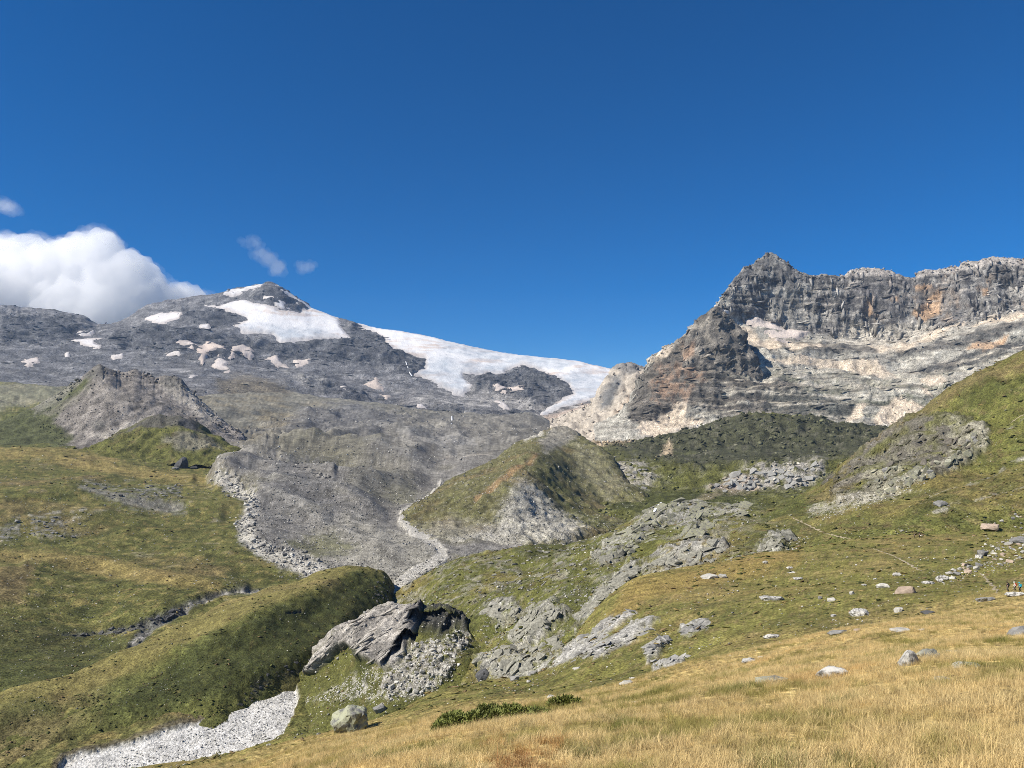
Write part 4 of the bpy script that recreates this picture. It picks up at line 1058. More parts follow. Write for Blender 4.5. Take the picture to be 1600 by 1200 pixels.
L.disp(5, 2.2, 'ridged', mask=hole); L.disp(6, 1.6, 'ridged', mask=talus); L.disp(3, .9, 'ridged', mask=talus)
L.normals()
n1 = fbm(L.P / 30, 4); n2 = fbm(L.P / 9 + 5, 4, .6); n3 = fbm(L.P / 3 + 2, 3, .6); sd_ = fbm(diag(3.0), 3, .6)
L.col[:] = GREEN * .85
L.mix(sstep(0, .5, n1) * .6, DGREEN * .9)
L.mix(sstep(.1, .5, n2) * .35, BROWN)
L.mix(rock * .95, (0.36, 0.335, 0.30))
L.mix(rock * sstep(.0, .3, sd_) * .75, (0.13, 0.122, 0.112))
L.mix(rock * sstep(.1, .5, n2) * .5, (0.20, 0.185, 0.165))
L.mix(rock * sstep(-.1, -.5, sd_) * .5, (0.43, 0.405, 0.36))
L.mix(talus * sstep(-.2, .2, n3 + .1) * .8, (0.33, 0.31, 0.28))
L.mix(talus2 * sstep(.0, .3, n3) * .6, (0.40, 0.38, 0.34))
L.mix(hole * .9, (0.055, 0.054, 0.055))  # shade under the overhang painted into the recess colour
L.mix(L.mask([(690,1000),(715,985),(725,990),(700,1008)], 4, 5, 3) * .6, DGREEN)
L.mix(L.mask([(560,1050),(548,1015),(560,1022),(580,1040),(572,1065)], 5, 5, 3) * .8, DGREEN * .8)
L.mul(np.exp(.65 * fbm(L.P / 1.6, 3, .7)))
L.spk = np.clip(.02 + .3 * talus + .25 * talus2, 0, .6)
rock_k, talus_k = rock, talus
tag(L.build(terrain_mat('knoll_rock', 6, bump=.6, vary=.55, fine=9)), kind='structure')

# ================================================================== near meadow, from the camera's feet to the brow
BROW = [(-170,1330,150),(0,1280,130),(200,1212,114),(250,1200,112),(300,1184,110),(380,1161,108),(440,1147,107),(480,1142,107),(530,1140,107),(580,1133,108),(640,1105,110),(690,1083,112),(740,1076,115),(830,1056,126),(850,1048,130),(880,1012,146),(900,985,160),(950,928,190),(985,903,200),(1030,893,205),(1100,888,210),(1200,868,230),(1290,850,250),(1330,845,255),(1450,838,270),(1600,828,285),(1760,815,300)]
EDGE = [(-170,1390,48),(0,1335,42),(300,1230,33),(420,1197,30),(480,1173,30),(560,1151,32),(640,1131,33),(700,1116,35),(850,1093,40),(1000,1061,45),(1150,1031,50),(1300,992,56),(1450,961,66),(1600,936,75),(1760,910,85)]
near = Layer('near_meadow', -170, 1760, 2.6, [
  [(-170,2300,1.8),(1760,2300,1.2)],
  [(-170,1650,6),(300,1480,5.2),(800,1420,3.9),(1760,1380,3.3)],
  [(-170,1440,26),(0,1380,24),(300,1255,22),(420,1225,18),(480,1207,17.5),(560,1203,14),(700,1200,11),(1000,1200,8.5),(1300,1200,7.4),(1600,1200,6.6),(1760,1200,6.3)],
  [(-170,1410,38),(0,1352,34),(300,1240,28),(420,1208,25),(480,1187,24),(560,1172,22),(700,1150,20),(850,1140,17),(1000,1130,16),(1150,1112,16),(1300,1090,17),(1450,1065,18),(1600,1040,20),(1760,1020,21)],
  EDGE,
  [(-170,1370,90),(0,1318,80),(250,1236,72),(420,1194,70),(480,1176,70),(560,1150,72),(640,1122,72),(700,1104,74),(850,1075,78),(1000,1022,84),(1150,975,92),(1300,938,108),(1450,910,125),(1600,888,145),(1760,866,160)],
  BROW,
  [(x, y + 34, d * 1.16) for x, y, d in BROW]], dy=1.9, wob=3, ext=(2200, 2600))
L = near; L.start()
fslab = np.zeros(len(L.px))
FSL = [[(860,1045),(885,1005),(920,985),(945,960),(985,950),(1000,955),(960,985),(930,1010),(895,1035)], [(905,1030),(940,1005),(985,985),(1020,972),(1030,978),(990,1000),(940,1025)], [(1005,1010),(1040,995),(1045,1000),(1012,1020)], [(1020,1035),(1070,1022),(1072,1028),(1028,1042)], [(1060,985),(1105,975),(1105,981),(1070,992)]]
for p in FSL:
    fslab = np.maximum(fslab, L.mask(p, 3, 5, 4))
k = np.clip(L.d / 60, .12, 1)
L.disp(40, 1.6, up=True, mask=k); L.disp(16, .7, up=True, mask=k); L.disp(6, .30, up=True, mask=np.clip(L.d / 20, .2, 1)); L.disp(2.5, .08, up=True)
L.disp(9, .6, 'ridged', (2, 1, .8), fslab); L.disp(4, .35, 'ridged', (2.5, 1, .7), fslab)
L.normals()
n0 = fbm(L.P / 26, 4); n1 = fbm(L.P / 9 + 1, 4); n2 = fbm(L.P / 3 + 5, 4, .6); n3 = fbm(L.P / 1.1 + 2, 3, .6)
edge_y = np.interp(L.px, [q[0] for q in EDGE], [q[1] for q in EDGE])
gold = sstep(-26, 14, L.py - edge_y + 26 * L.jn)
L.col[:] = GREEN * (1.15, 1.08, 1.0)
L.mix(sstep(-.1, .4, n0) * .65, DRY * .75)
L.mix(sstep(-.05, .4, n1) * .6, DGREEN * .95)
L.mix(sstep(.0, .4, n2) * .55, BROWN * 1.1)
L.mix(sstep(.1, .4, -n2) * .4, DRY * .8)
L.mix(sstep(.0, .35, n3) * .4 * sstep(160, 40, L.d), DGREEN)
L.mix(L.mask([(930,985),(985,905),(1100,888),(1250,858),(1250,880),(1100,915),(1010,930),(970,980)], 10, 12, 6) * .6, (0.21, 0.145, 0.05))
L.mix(gold * .92, (0.36, 0.27, 0.11))
L.mix(gold * sstep(0, .5, n2) * .5, (0.17, 0.145, 0.05))
L.mix(fslab * sstep(-.5, .2, n2 + .2) * .95, (0.27, 0.262, 0.24))
L.mix(fslab * sstep(.1, .5, n3) * .5, (0.14, 0.138, 0.13))
L.mul((1.3 - .15 * gold) * np.exp(.6 * fbm(L.P / .9, 3, .7) + .25 * n2))
L.spk = np.clip((.03 * sstep(.25, .6, n1)) * (1 - gold), 0, 1)
M_NEAR = terrain_mat('near_turf', 3, bump=.2, vary=.6, fine=8)
gold_n = gold
tag(L.build(M_NEAR), kind='structure')

# the slope goes on behind the camera
N_ = 40
gx, gy = np.meshgrid(np.linspace(-70, 70, N_), np.linspace(-70, 1.9, N_))
gz = -1.95 - .02 * gy + .25 * fbm(np.stack([gx.ravel() / 9, gy.ravel() / 9, gx.ravel() * 0 + 4], 1), 3).reshape(gx.shape) * np.clip(-gy / 6, 0, 1) - .10 * np.abs(gx) * (gx < 0) + .06 * np.maximum(gx, 0)
PB = np.stack([gx, gy, gz], -1).reshape(-1, 3)
ib = np.arange(N_ * N_).reshape(N_, N_)
qb = np.stack([ib[:-1, :-1], ib[:-1, 1:], ib[1:, 1:], ib[1:, :-1]], -1).reshape(-1, 4)
tag(grid_mesh('meadow_behind', PB, np.broadcast_to(np.array((0.36, 0.27, 0.11)), PB.shape), qb, M_NEAR), kind='structure')

# ================================================================== stones
bpy.context.view_layer.update()
DEPS = bpy.context.evaluated_depsgraph_get()
def hit(x, y):
    """the ground seen at a photo pixel: point, normal, object name"""
    v = Vector(at(x, y, 1.0)).normalized()
    ok, loc, nor, _, ob, _ = SC.ray_cast(DEPS, (0, 0, 0), v)
    return (loc, nor, ob.name.split('.')[0]) if ok else (None, None, '')
def ground(X, Y):
    ok, loc, nor, _, ob, _ = SC.ray_cast(DEPS, (X, Y, 2500), (0, 0, -1))
    return (loc, nor) if ok else (None, None)

def hull_rock(seed, n=13, flat=0.62, blocky=0.0):
    r = np.random.default_rng(seed)
    bm = bmesh.new()
    for _ in range(n):
        v = r.normal(size=3); v /= np.linalg.norm(v)
        if blocky:
            v = np.sign(v) * np.abs(v) ** (1 - blocky)
            v /= max(1.0, np.abs(v).max())
        v = v * r.uniform(.78, 1.0)
        bm.verts.new((v[0] * .5, v[1] * .42, v[2] * .5 * flat))
    res = bmesh.ops.convex_hull(bm, input=bm.verts)
    bmesh.ops.delete(bm, geom=[e for e in res['geom_interior'] if isinstance(e, bmesh.types.BMVert)], context='VERTS')
    bmesh.ops.recalc_face_normals(bm, faces=bm.faces)
    return bm
def fine_rock(seed, n=22, flat=0.62, blocky=.35, rough=.05, cuts=2):
    """a larger boulder: hull with worn edges and a chipped surface"""
    bm = hull_rock(seed, n, flat, blocky)
    bmesh.ops.bevel(bm, geom=bm.edges[:], offset=.03, segments=1, affect='EDGES', clamp_overlap=True)
    bmesh.ops.triangulate(bm, faces=bm.faces)
    bmesh.ops.subdivide_edges(bm, edges=bm.edges, cuts=cuts, use_grid_fill=True)
    P = np.array([v.co for v in bm.verts])
    h = rough * (ridged(P * 3.1 + seed, 3)) + rough * .5 * perlin(P * 11 + seed)
    bm.normal_update()
    for v, a in zip(bm.verts, h):
        v.co += v.normal * float(a)
    return bm
def to_mesh(bm, name, mat, smooth=False):
    me = bpy.data.meshes.new(name)
    if smooth:
        for f in bm.faces:
            f.smooth = True
    bm.to_mesh(me); bm.free()
    me.materials.append(mat)
    return me

M_ROCKP = plain_mat('pale_rock', (0.42, 0.405, 0.36), scale=.5, vary=.35, bump=.06)
M_ROCKW = plain_mat('white_lichen_rock', (0.52, 0.505, 0.46), scale=.28, bump=.04, tone2=(0.13, 0.125, 0.11), thr=.54)
M_ROCKG = plain_mat('grey_rock', (0.22, 0.215, 0.20), scale=.5, vary=.4, bump=.06)
M_ROCKD = plain_mat('dark_rock', (0.085, 0.085, 0.085), scale=1.5, vary=.5, bump=.15)
M_ROCKT = plain_mat('tan_rock', (0.38, 0.30, 0.23), scale=.6, vary=.3, bump=.06)
M_ROCKL = plain_mat('lichen_green_rock', (0.33, 0.325, 0.245), scale=.35, bump=.06, tone2=(0.17, 0.17, 0.145), thr=.55)
VAR = {}
def variant(k, mat):
    key = (k, mat.name)
    if key not in VAR:
        VAR[key] = to_mesh(hull_rock(100 + k, 12 + k % 5, .55 + .12 * (k % 3), .3 * (k % 2)), 'boulder', mat)
    return VAR[key]

def place(me, name, x, y, w, hfac, rot, label, cat, group=None, sink=.3, up=0.0, allow=None, tilt=0.0):
    """a rock w photo pixels wide whose foot is at pixel (x, y)"""
    loc, nor, on = hit(x, y)
    if loc is None or (allow and on not in allow):
        return None
    s = w * loc.y / FPX
    o = bpy.data.objects.new(name, me)
    COL.objects.link(o)
    o.scale = (s, s, s * hfac)
    zz = max(abs(v.co.z) for v in me.vertices) * s * hfac
    o.location = loc + Vector((0, 0, zz * (1 - 2 * sink) + up))
    q = Vector((0, 0, 1)).rotation_difference((nor * .5 + Vector((0, 0, .5))).normalized())
    o.rotation_euler = (q.to_matrix() @ Euler((tilt, 0, rot)).to_matrix()).to_euler()
    return tag(o, label, cat, group)

# the individually recognisable boulders: x, y of the foot, width px, height factor, material, label
BIG = [
 (1302,1056,52,.62,M_ROCKW,'white lichen-spotted boulder in the dry grass near the bottom',3),
 (1420,1038,42,1.25,M_ROCKW,'rounded black-spotted grey boulder with brown side in the dry grass',8),
 (1450,1028,36,.9,M_ROCKL,'low lichened boulder touching the rounded spotted boulder behind it',5),
 (1507,1042,48,.32,M_ROCKP,'long flat pale slab sunk in dry grass beyond the spotted boulder',12),
 (1472,1062,25,.4,M_ROCKP,'flat pale stone sunk in dry grass just below the spotted boulder',13),
 (1204,1067,62,.32,M_ROCKL,'long low lichened slab in dry grass left of the white boulder',14),
 (1170,1035,26,.6,M_ROCKW,'whitish rock at the edge of the dry grass above the long slab',15),
 (1188,1028,10,.6,M_ROCKP,'small pale stone beside the whitish rock at the grass edge',16),
 (1490,1020,22,.55,M_ROCKG,'small grey rock behind the pale slab in dry grass',17),
 (1597,995,40,.95,M_ROCKG,'grey striped boulder cut by the right edge of the picture',18),
 (1344,961,34,.75,M_ROCKW,'large white block standing on the green meadow slope',20),
 (1205,937,40,.42,M_ROCKW,'wide flat white rock pair on the green slope',21),
 (1403,956,17,1.1,M_ROCKP,'pale triangular stone right of the large white block',22),
 (1450,959,24,.5,M_ROCKD,'dark low stone with pale end right of the triangular stone',23),
 (1380,918,22,.75,M_ROCKP,'pale rounded rock above the tan slab',24),
 (1413,927,38,.62,M_ROCKT,'tan layered slab on the green meadow',25),
 (1299,939,14,.9,M_ROCKP,'small pale block on the slope left of the tan slab',26),
 (1281,936,10,1.0,M_ROCKG,'small grey upright stone left of the pale block',27),
 (1331,929,9,1.4,M_ROCKP,'small upright white stone on the slope',28),
 (1302,963,11,.7,M_ROCKW,'little white stone just left of the large white block',29),
 (1309,990,32,.42,M_ROCKG,'smooth grey slab lying below the large white block',30),
 (1405,986,36,.32,M_ROCKP,'flat pale ledge in the grass below the triangular stone',31),
 (1205,996,26,.55,M_ROCKW,'white broken rock on the slope below the flat pair',32),
 (1540,939,28,.6,M_ROCKG,'grey rock in front of the path below the boulder field',33),
 (1588,930,34,.45,M_ROCKW,'white flat rock in front of the three hikers',34),
 (1469,789,24,.62,M_ROCKG,'grey wedge-shaped boulder alone on the green hillside',35),
 (1546,826,30,.6,M_ROCKT,'big pinkish tan rock at the foot of the upper boulder strip',36),
 (1401,899,14,.7,M_ROCKP,'pale stone alone on the meadow above the tan slab',38),
 (1234,888,12,.6,M_ROCKW,'small white stone near the grassy brow',39),
 (1247,905,18,.5,M_ROCKW,'flat white stone below the grassy brow',40),
 (1237,895,12,.4,M_ROCKP,'thin pale stone between two white ones below the brow',41),
 (1196,880,10,.8,M_ROCKP,'small white stone on the brow',42),
 (1130,902,16,.8,M_ROCKP,'pale upright rock at the right of the brow cluster',43),
 (1108,903,28,.5,M_ROCKP,'broad pale rock in the cluster on the brow',44),
 (285,731,26,1.45,M_ROCKD,'dark pointed crag standing alone on the left meadow terrace',45),
 (303,732,14,.8,M_ROCKD,'small dark boulder right of the pointed crag',46),
 (274,733,12,.7,M_ROCKG,'small grey boulder at the left foot of the pointed crag',47),
 (757,1060,30,1.05,M_ROCKD,'dark square boulder at the foot of the slope right of the talus',48),
 (803,1063,18,.9,M_ROCKG,'grey boulder right of the dark square one',49),
 (832,1055,18,.8,M_ROCKG,'grey boulder below the long slabs',50),
 (978,1069,26,.5,M_ROCKP,'pale flat stone on the edge of the dry grass',51),
 (988,1062,16,.5,M_ROCKW,'white stone just above the pale flat one at the grass edge',52),
 (861,1091,14,.85,M_ROCKW,'small whitish stone at the dry grass edge near the juniper',53),
 (992,1100,17,.5,M_ROCKP,'small whitish stone half hidden in the dry grass',54),
 (900,1046,14,.6,M_ROCKP,'pale stone at the lower end of the grey slabs',55),
 (826,1066,8,1.0,M_ROCKW,'tiny upright white stone below the grey boulders',56),
 (730,1005,6,1.0,M_ROCKP,'small stone at the upper rim of the talus',57),
 (420,1165,9,.8,M_ROCKW,'tiny white stone on the green hump left of the lichened boulder',58),
 (498,1148,8,.9,M_ROCKW,'small white stone left of the big lichened boulder',59),
 (1350,915,9,.7,M_ROCKP,'small pale stone right of the upright white stone',60),
 (1440,985,12,.5,M_ROCKP,'small pale stone at the dry grass edge below the dark stone',61),
 (1340,985,14,.5,M_ROCKT,'tan stone at the end of the smooth grey slab',62),
 (1450,912,20,.5,M_ROCKW,'white stone at the lower tip of the boulder field',63),
 (1472,906,22,.8,M_ROCKW,'large white boulder at the lower end of the boulder field',64),
 (1535,868,20,1.1,M_ROCKG,'tall grey boulder at the top of the boulder field',65),
 (1592,848,30,.8,M_ROCKG,'grey block above the boulder field by the right edge',66),
]
for x, y, w, hf, m, lab, seed in BIG:
    bm = fine_rock(seed, 20, .6, .25, .05, 2 if w > 24 else 1)
    if 'pointed crag' in lab and w > 20:
        zmax = max(v.co.z for v in bm.verts)
        for v in bm.verts:
            t = (v.co.z + zmax) / (2 * zmax)
            v.co.x *= 1.1 - .55 * t ** 1.5; v.co.y *= 1.1 - .55 * t ** 1.5
            v.co.x += .08 * math.sin(9 * v.co.z)
    place(to_mesh(bm, 'boulder', m), 'boulder', x, y, w, hf, .5 * math.sin(seed * 3.3), lab, 'boulder', sink=.28)

# the big lichened boulder below the knoll: a flat leaning face towards the camera
bm = fine_rock(77, 24, 1.0, .2, .075, 3)
M_LB = plain_mat('lichened_boulder', (0.31, 0.32, 0.225), scale=.9, bump=.25, tone2=(0.15, 0.15, 0.14), thr=.53)
place(to_mesh(bm, 'boulder', M_LB), 'boulder', 547, 1141, 60, .8, .4, 'big boulder with pale green lichened face below the rock knoll', 'boulder', sink=.25, tilt=-.3)
place(to_mesh(fine_rock(78, 18, .8, .3, .06, 1), 'boulder', M_ROCKG), 'boulder', 566, 1138, 18, 1.1, .4, 'dark grey block leaning on the right of the big lichened boulder', 'boulder', sink=.2)
place(to_mesh(fine_rock(79, 18, .8, .3, .06, 1), 'boulder', M_ROCKG), 'boulder', 592, 1112, 22, .9, .4, 'dark grey rock just behind the big lichened boulder', 'boulder', sink=.3)

PLACED = []
_pool = {}
def inside(poly):
    """a random point inside a polygon, drawn in batches"""
    key = tuple(poly)
    if not _pool.get(key):
        xs = [q[0] for q in poly]; ys = [q[1] for q in poly]
        X = rng.uniform(min(xs), max(xs), 1500); Y = rng.uniform(min(ys), max(ys), 1500)
        ok = poly_sd(X, Y, poly) > 0
        _pool[key] = list(zip(X[ok], Y[ok]))
    return _pool[key].pop()
def field(poly, n, wr, mats, label, group, allow, hf=(.6, 1.1), gap=.75):
    """countable blocks of one kind: every one an object, meshes shared"""
    done, tries, spots = 0, 0, []
    ws = sorted((wr[0] + (wr[1] - wr[0]) * rng.random(n) ** 1.8), reverse=True)
    while done < n and tries < n * 12:
        tries += 1
        x, y = inside(poly)
        w = ws[done]
        if any((x - a) ** 2 + (2 * (y - b)) ** 2 < (gap * (w + c) / 2) ** 2 for a, b, c in spots):
            continue
        m = mats[int(rng.integers(len(mats)))]
        cx_ = np.mean([q[0] for q in poly]); cy_ = np.mean([q[1] for q in poly])
        word = {'pale_rock': 'pale', 'white_lichen_rock': 'white', 'grey_rock': 'grey', 'dark_rock': 'dark', 'tan_rock': 'tan', 'lichen_green_rock': 'lichened'}[m.name]
        size_ = 'large' if w > wr[0] + .5 * (wr[1] - wr[0]) else ('middling' if w > wr[0] + .2 * (wr[1] - wr[0]) else 'small')
        lab_ = '%s %s %s, in its %s %s part' % (size_, word, label, 'upper' if y < cy_ else 'lower', 'left' if x < cx_ else 'right')
        o = place(variant(int(rng.integers(8)), m), 'boulder', x, y, w, rng.uniform(*hf), rng.uniform(0, 6.3), lab_, 'boulder', group, sink=.3, allow=allow, tilt=rng.uniform(-.35, .35))
        if o:
            spots.append((x, y, w)); done += 1
KN = ('rock_knoll',)
field([(645,1005),(690,1000),(712,990),(732,988),(735,1000),(712,1030),(705,1055),(670,1085),(612,1090),(598,1075),(604,1055),(628,1040)], 62, (6, 14), [M_ROCKP, M_ROCKP, M_ROCKW, M_ROCKG], 'block in the talus below the knoll', 'talus blocks on the rock knoll', KN)
field([(545,1070),(590,1050),(600,1065),(640,1095),(600,1100),(540,1100),(475,1098),(480,1090)], 12, (4, 7), [M_ROCKP, M_ROCKW], 'stone on the grass below the knoll', 'white stones at the foot of the knoll', KN)
field([(1455,912),(1490,892),(1520,872),(1560,850),(1600,836),(1640,830),(1640,862),(1580,882),(1540,890),(1500,902)], 62, (5, 17), [M_ROCKP, M_ROCKP, M_ROCKW, M_ROCKT, M_ROCKG], 'block of the boulder field by the path', 'boulder field on the right slope', ('near_meadow', 'right_hillside'))
field([(1530,828),(1560,810),(1600,800),(1640,795),(1640,815),(1600,826)], 18, (5, 12), [M_ROCKP, M_ROCKT, M_ROCKG], 'block of the upper right boulder strip', 'upper boulder strip', ('near_meadow', 'right_hillside'))
field([(345,752),(365,758),(395,775),(402,800),(390,818),(395,838),(415,850),(445,862),(485,872),(520,884),(515,895),(470,882),(430,872),(395,855),(374,830),(374,812),(388,796),(380,780)], 35, (6, 14), [M_ROCKP, M_ROCKG, M_ROCKP], 'boulder in the left winding gully', 'boulders in the left gully', ('valley_ground',))
field([(740,1055),(745,1000),(790,960),(860,920),(940,870),(960,880),(900,970),(860,1030),(800,1060)], 32, (5, 12), [M_ROCKG, M_ROCKG, M_ROCKL], 'rock on the hummocks beside the knoll', 'rocks on the middle hummocks', ('right_hillside',), hf=(.5, .9))
field([(1350,760),(1400,725),(1440,735),(1480,715),(1520,680),(1545,665),(1545,690),(1500,718),(1450,745),(1380,775)], 26, (6, 15), [M_ROCKL, M_ROCKL, M_ROCKG], 'slab on the crag of the right hillside', 'slabs of the right crag', ('right_hillside',), hf=(.9, 1.7), gap=.6)
field([(0,822),(40,808),(100,805),(140,812),(135,840),(60,842),(0,848)], 13, (4.5, 11), [M_ROCKD, M_ROCKG, M_ROCKG], 'rock of the outcrop at the left edge', 'rocks of the left edge outcrop', ('valley_ground',))
field([(130,755),(200,757),(285,755),(285,775),(200,782),(140,772)], 16, (4.5, 11), [M_ROCKD, M_ROCKG], 'rock of the crag band on the left meadow', 'rocks of the left crag band', ('valley_ground',))

def outcrop(poly, n, wr, mat, allow, along=(.85, .0, .52), thin=.34, name='rock_outcrop'):
    """bedrock breaking through the turf: angular slabs, all lying along the same beds, half sunk"""
    V, F, k = [], [], 0
    A = Vector(along).normalized()
    for _ in range(n):
        x, y = inside(poly)
        loc, nor, on = hit(x, y)
        if loc is None or on not in allow:
            continue
        w = (wr[0] + (wr[1] - wr[0]) * rng.random() ** 1.7) * loc.y / FPX
        bm = hull_rock(int(rng.integers(1, 1 << 20)), 11, 1.0, .35)
        a = (A + Vector(rng.normal(0, .12, 3))).normalized()
        nn = (nor + Vector(rng.normal(0, .18, 3)) + Vector((-.2, -.15, .2))).normalized()
        a = (a - nn * a.dot(nn)).normalized()
        b = nn.cross(a)
        M = Matrix((a, b, nn)).transposed()
        sx, sy, sz = w, w * rng.uniform(.45, .8), w * thin * rng.uniform(.7, 1.3)
        for v in bm.verts:
            V.append(loc + M @ Vector((v.co.x * sx, v.co.y * sy * 1.2, v.co.z * sz)) + nn * sz * .08)
        bm.verts.index_update()
        for f in bm.faces:
            F.append([q.index + k for q in f.verts])
        k += len(bm.verts)
        bm.free()
    if not V:
        return
    me = bpy.data.meshes.new(name); me.from_pydata([tuple(v) for v in V], [], F); me.materials.append(mat)
    o = bpy.data.objects.new(name, me); COL.objects.link(o)
    return tag(o, kind='structure')
M_BED = plain_mat('bedrock', (0.215, 0.208, 0.17), scale=1.1, vary=.55, bump=.12)
M_BEDL = plain_mat('lichened_bedrock', (0.26, 0.258, 0.175), scale=1.3, bump=.12, tone2=(0.17, 0.165, 0.145), thr=.52)
M_BEDN = plain_mat('near_bedrock', (0.26, 0.255, 0.235), scale=.8, vary=.5, bump=.08)
RH = ('right_hillside',)
for i, p in enumerate(SLABS):
    xs = [q[0] for q in p]; ys = [q[1] for q in p]
    outcrop(p, int(10 + (max(xs) - min(xs)) * (max(ys) - min(ys)) / 130), (7, 34), M_BEDL if i in (0, 1, 2) else M_BED, RH, thin=.22)
M_CRAG = plain_mat('brown_crag', (0.15, 0.135, 0.11), scale=1.2, vary=.5, bump=.12)
outcrop([(1335,760),(1365,710),(1400,685),(1450,668),(1500,668),(1530,675),(1520,695),(1470,735),(1400,762),(1350,780)], 34, (6, 24), M_CRAG, RH, along=(.45, .1, .88), thin=.3)
outcrop([(1350,760),(1400,725),(1440,738),(1480,715),(1520,680),(1548,662),(1545,692),(1500,720),(1450,748),(1370,778)], 50, (8, 30), M_BEDL, RH, along=(.4, 0, .9), thin=.35)
for p in FSL:
    outcrop(p, 26, (8, 34), M_BEDN, ('near_meadow',), along=(.8, .1, .5), thin=.2)
outcrop([(740,880),(860,855),(940,850),(960,870),(880,920),(800,960),(750,950)], 60, (5, 16), M_BED, RH)
outcrop([(1010,905),(1060,885),(1130,870),(1180,862),(1150,880),(1050,898)], 40, (5, 16), M_BED, RH)
outcrop([(95,992),(140,988),(205,977),(250,960),(290,948),(290,958),(240,975),(205,992),(140,996)], 60, (4, 14), M_ROCKD, ('valley_ground',), along=(.9, .1, .3), thin=.45)
outcrop([(170,1062),(195,1025),(212,1000),(226,1000),(210,1035),(180,1068)], 40, (4, 13), M_BED, ('valley_ground',), thin=.4)
outcrop([(590,905),(612,912),(610,945),(600,958),(578,930)], 30, (4, 10), M_ROCKD, ('valley_ground', 'grassy_spur', 'stream_bed'), along=(.3, .2, .9), thin=.5)
outcrop([(0,822),(40,808),(100,805),(140,812),(135,840),(60,842),(0,848)], 50, (3, 9), M_ROCKG, ('valley_ground',), along=(.9, .1, .3))
outcrop([(130,755),(200,757),(285,755),(285,775),(200,782),(140,772)], 60, (3, 10), M_ROCKG, ('valley_ground',), along=(.9, .1, .3))
outcrop([(440,722),(455,720),(520,745),(505,750)], 40, (3, 9), M_ROCKD, ('valley_ground',), along=(.9, .1, -.2))
outcrop([(370,1100),(390,1075),(400,1058),(430,1048),(500,1018),(505,1028),(470,1046),(425,1062),(405,1082),(385,1110)], 34, (3, 9), M_ROCKD, ('grassy_spur', 'valley_ground'), along=(.7, .3, .4), thin=.6)
outcrop([(950,725),(1000,720),(1030,745),(1010,768),(960,765),(930,745)], 45, (4, 14), M_BEDN, ('shrubby_bench',), along=(.95, 0, -.15))
outcrop([(1105,765),(1150,738),(1200,732),(1290,724),(1290,748),(1240,763),(1120,770)], 90, (6, 22), M_BEDN, ('shrubby_bench',), along=(.97, 0, .1))

class Heap:
    """many stones too small to pick apart, joined"""
    def __init__(self):
        self.V, self.F, self.C, self.n = [], [], [], 0
        self.src = []
        for k in range(10):
            bm = hull_rock(300 + k, 8 + k % 3, .65, .3 * (k % 2))
            bmesh.ops.triangulate(bm, faces=bm.faces)
            bm.verts.index_update()
            self.src.append((np.array([v.co for v in bm.verts]), np.array([[v.index for v in f.verts] for f in bm.faces])))
            bm.free()
    def add(self, loc, s, col):
        v, f = self.src[int(rng.integers(10))]
        a = rng.uniform(0, 6.3)
        c, t = math.cos(a), math.sin(a)
        p = v * s
        p = np.stack([p[:, 0] * c - p[:, 1] * t, p[:, 0] * t + p[:, 1] * c, p[:, 2]], 1) + np.array(loc) + np.array((0, 0, .1 * s))
        self.V.append(p); self.F.append(f + self.n); self.n += len(p)
        self.C.append(np.repeat([np.array(col) * rng.uniform(.7, 1.15)], len(p), 0))
    def scatter(self, poly, n, wr, cols, allow, dense=None):
        xs = [q[0] for q in poly]; ys = [q[1] for q in poly]
        X = rng.uniform(min(xs), max(xs), n * 4); Y = rng.uniform(min(ys), max(ys), n * 4)
        ok = np.where(poly_sd(X, Y, poly) > 0)[0]
        if dense:
            q = fbm(np.stack([X[ok] / dense, Y[ok] / dense * 1.8, X[ok] * 0 + 2.5], 1), 3)
            ok = ok[q + rng.uniform(-.25, .25, len(ok)) > .12]
        for i in ok[:n]:
            loc, nor, on = hit(X[i], Y[i])
            if loc is None or on not in allow:
                continue
            w = wr[0] + (wr[1] - wr[0]) * rng.random() ** 2.6
            self.add(loc, w * loc.y / FPX, cols[int(rng.integers(len(cols)))])
    def build(self, name, label, mat):
        V = np.concatenate(self.V); F = np.concatenate(self.F); C = np.concatenate(self.C)
        me = bpy.data.meshes.new(name)
        me.from_pydata(V.tolist(), [], F.tolist())
        a = me.attributes.new('tone', 'FLOAT_COLOR', 'POINT')
        a.data.foreach_set('color', np.concatenate([np.clip(C, 0, 1), np.zeros((len(C), 1))], 1).astype(np.float32).ravel())
        me.materials.append(mat)
        o = bpy.data.objects.new(name, me); COL.objects.link(o)
        return tag(o, label, 'stones', kind='stuff')
M_STONES = terrain_mat('loose_stone', 2.0, bump=.05, vary=.3)
P1, P2, P3 = (0.45, 0.435, 0.39), (0.55, 0.535, 0.49), (0.24, 0.232, 0.215)
h = Heap()
h.scatter([(645,1000),(690,998),(714,985),(738,985),(738,1005),(714,1032),(708,1058),(670,1088),(600,1095),(590,1075),(600,1055),(628,1036)], 380, (1.5, 6), [P1, P2, P1, P3], KN)
h.scatter([(500,1105),(540,1060),(600,1045),(620,1100)], 260, (1, 3.2), [P1, P2], KN)
h.scatter([(470,1045),(500,1030),(560,1045),(600,1100),(480,1110)], 60, (1, 2.5), [P1, P2], KN)
h.build('loose_talus', 'small pale rubble between the talus blocks of the knoll', M_STONES)
h = Heap()
h.scatter([(100,1215),(250,1165),(370,1120),(395,1075),(440,1050),(470,1045),(470,1120),(400,1160),(250,1200),(120,1215)], 1500, (1.2, 4.5), [P1, P2, P2, P3], ('stream_bed',))
h.scatter([(590,960),(610,910),(690,870),(640,820),(620,800),(690,745),(700,750),(670,790),(660,820),(710,865),(660,900),(620,950)], 420, (1, 2.6), [P1, P2], ('stream_bed',))
h.build('stream_cobbles', 'white cobbles filling the dry stream bed', M_STONES)
h = Heap()
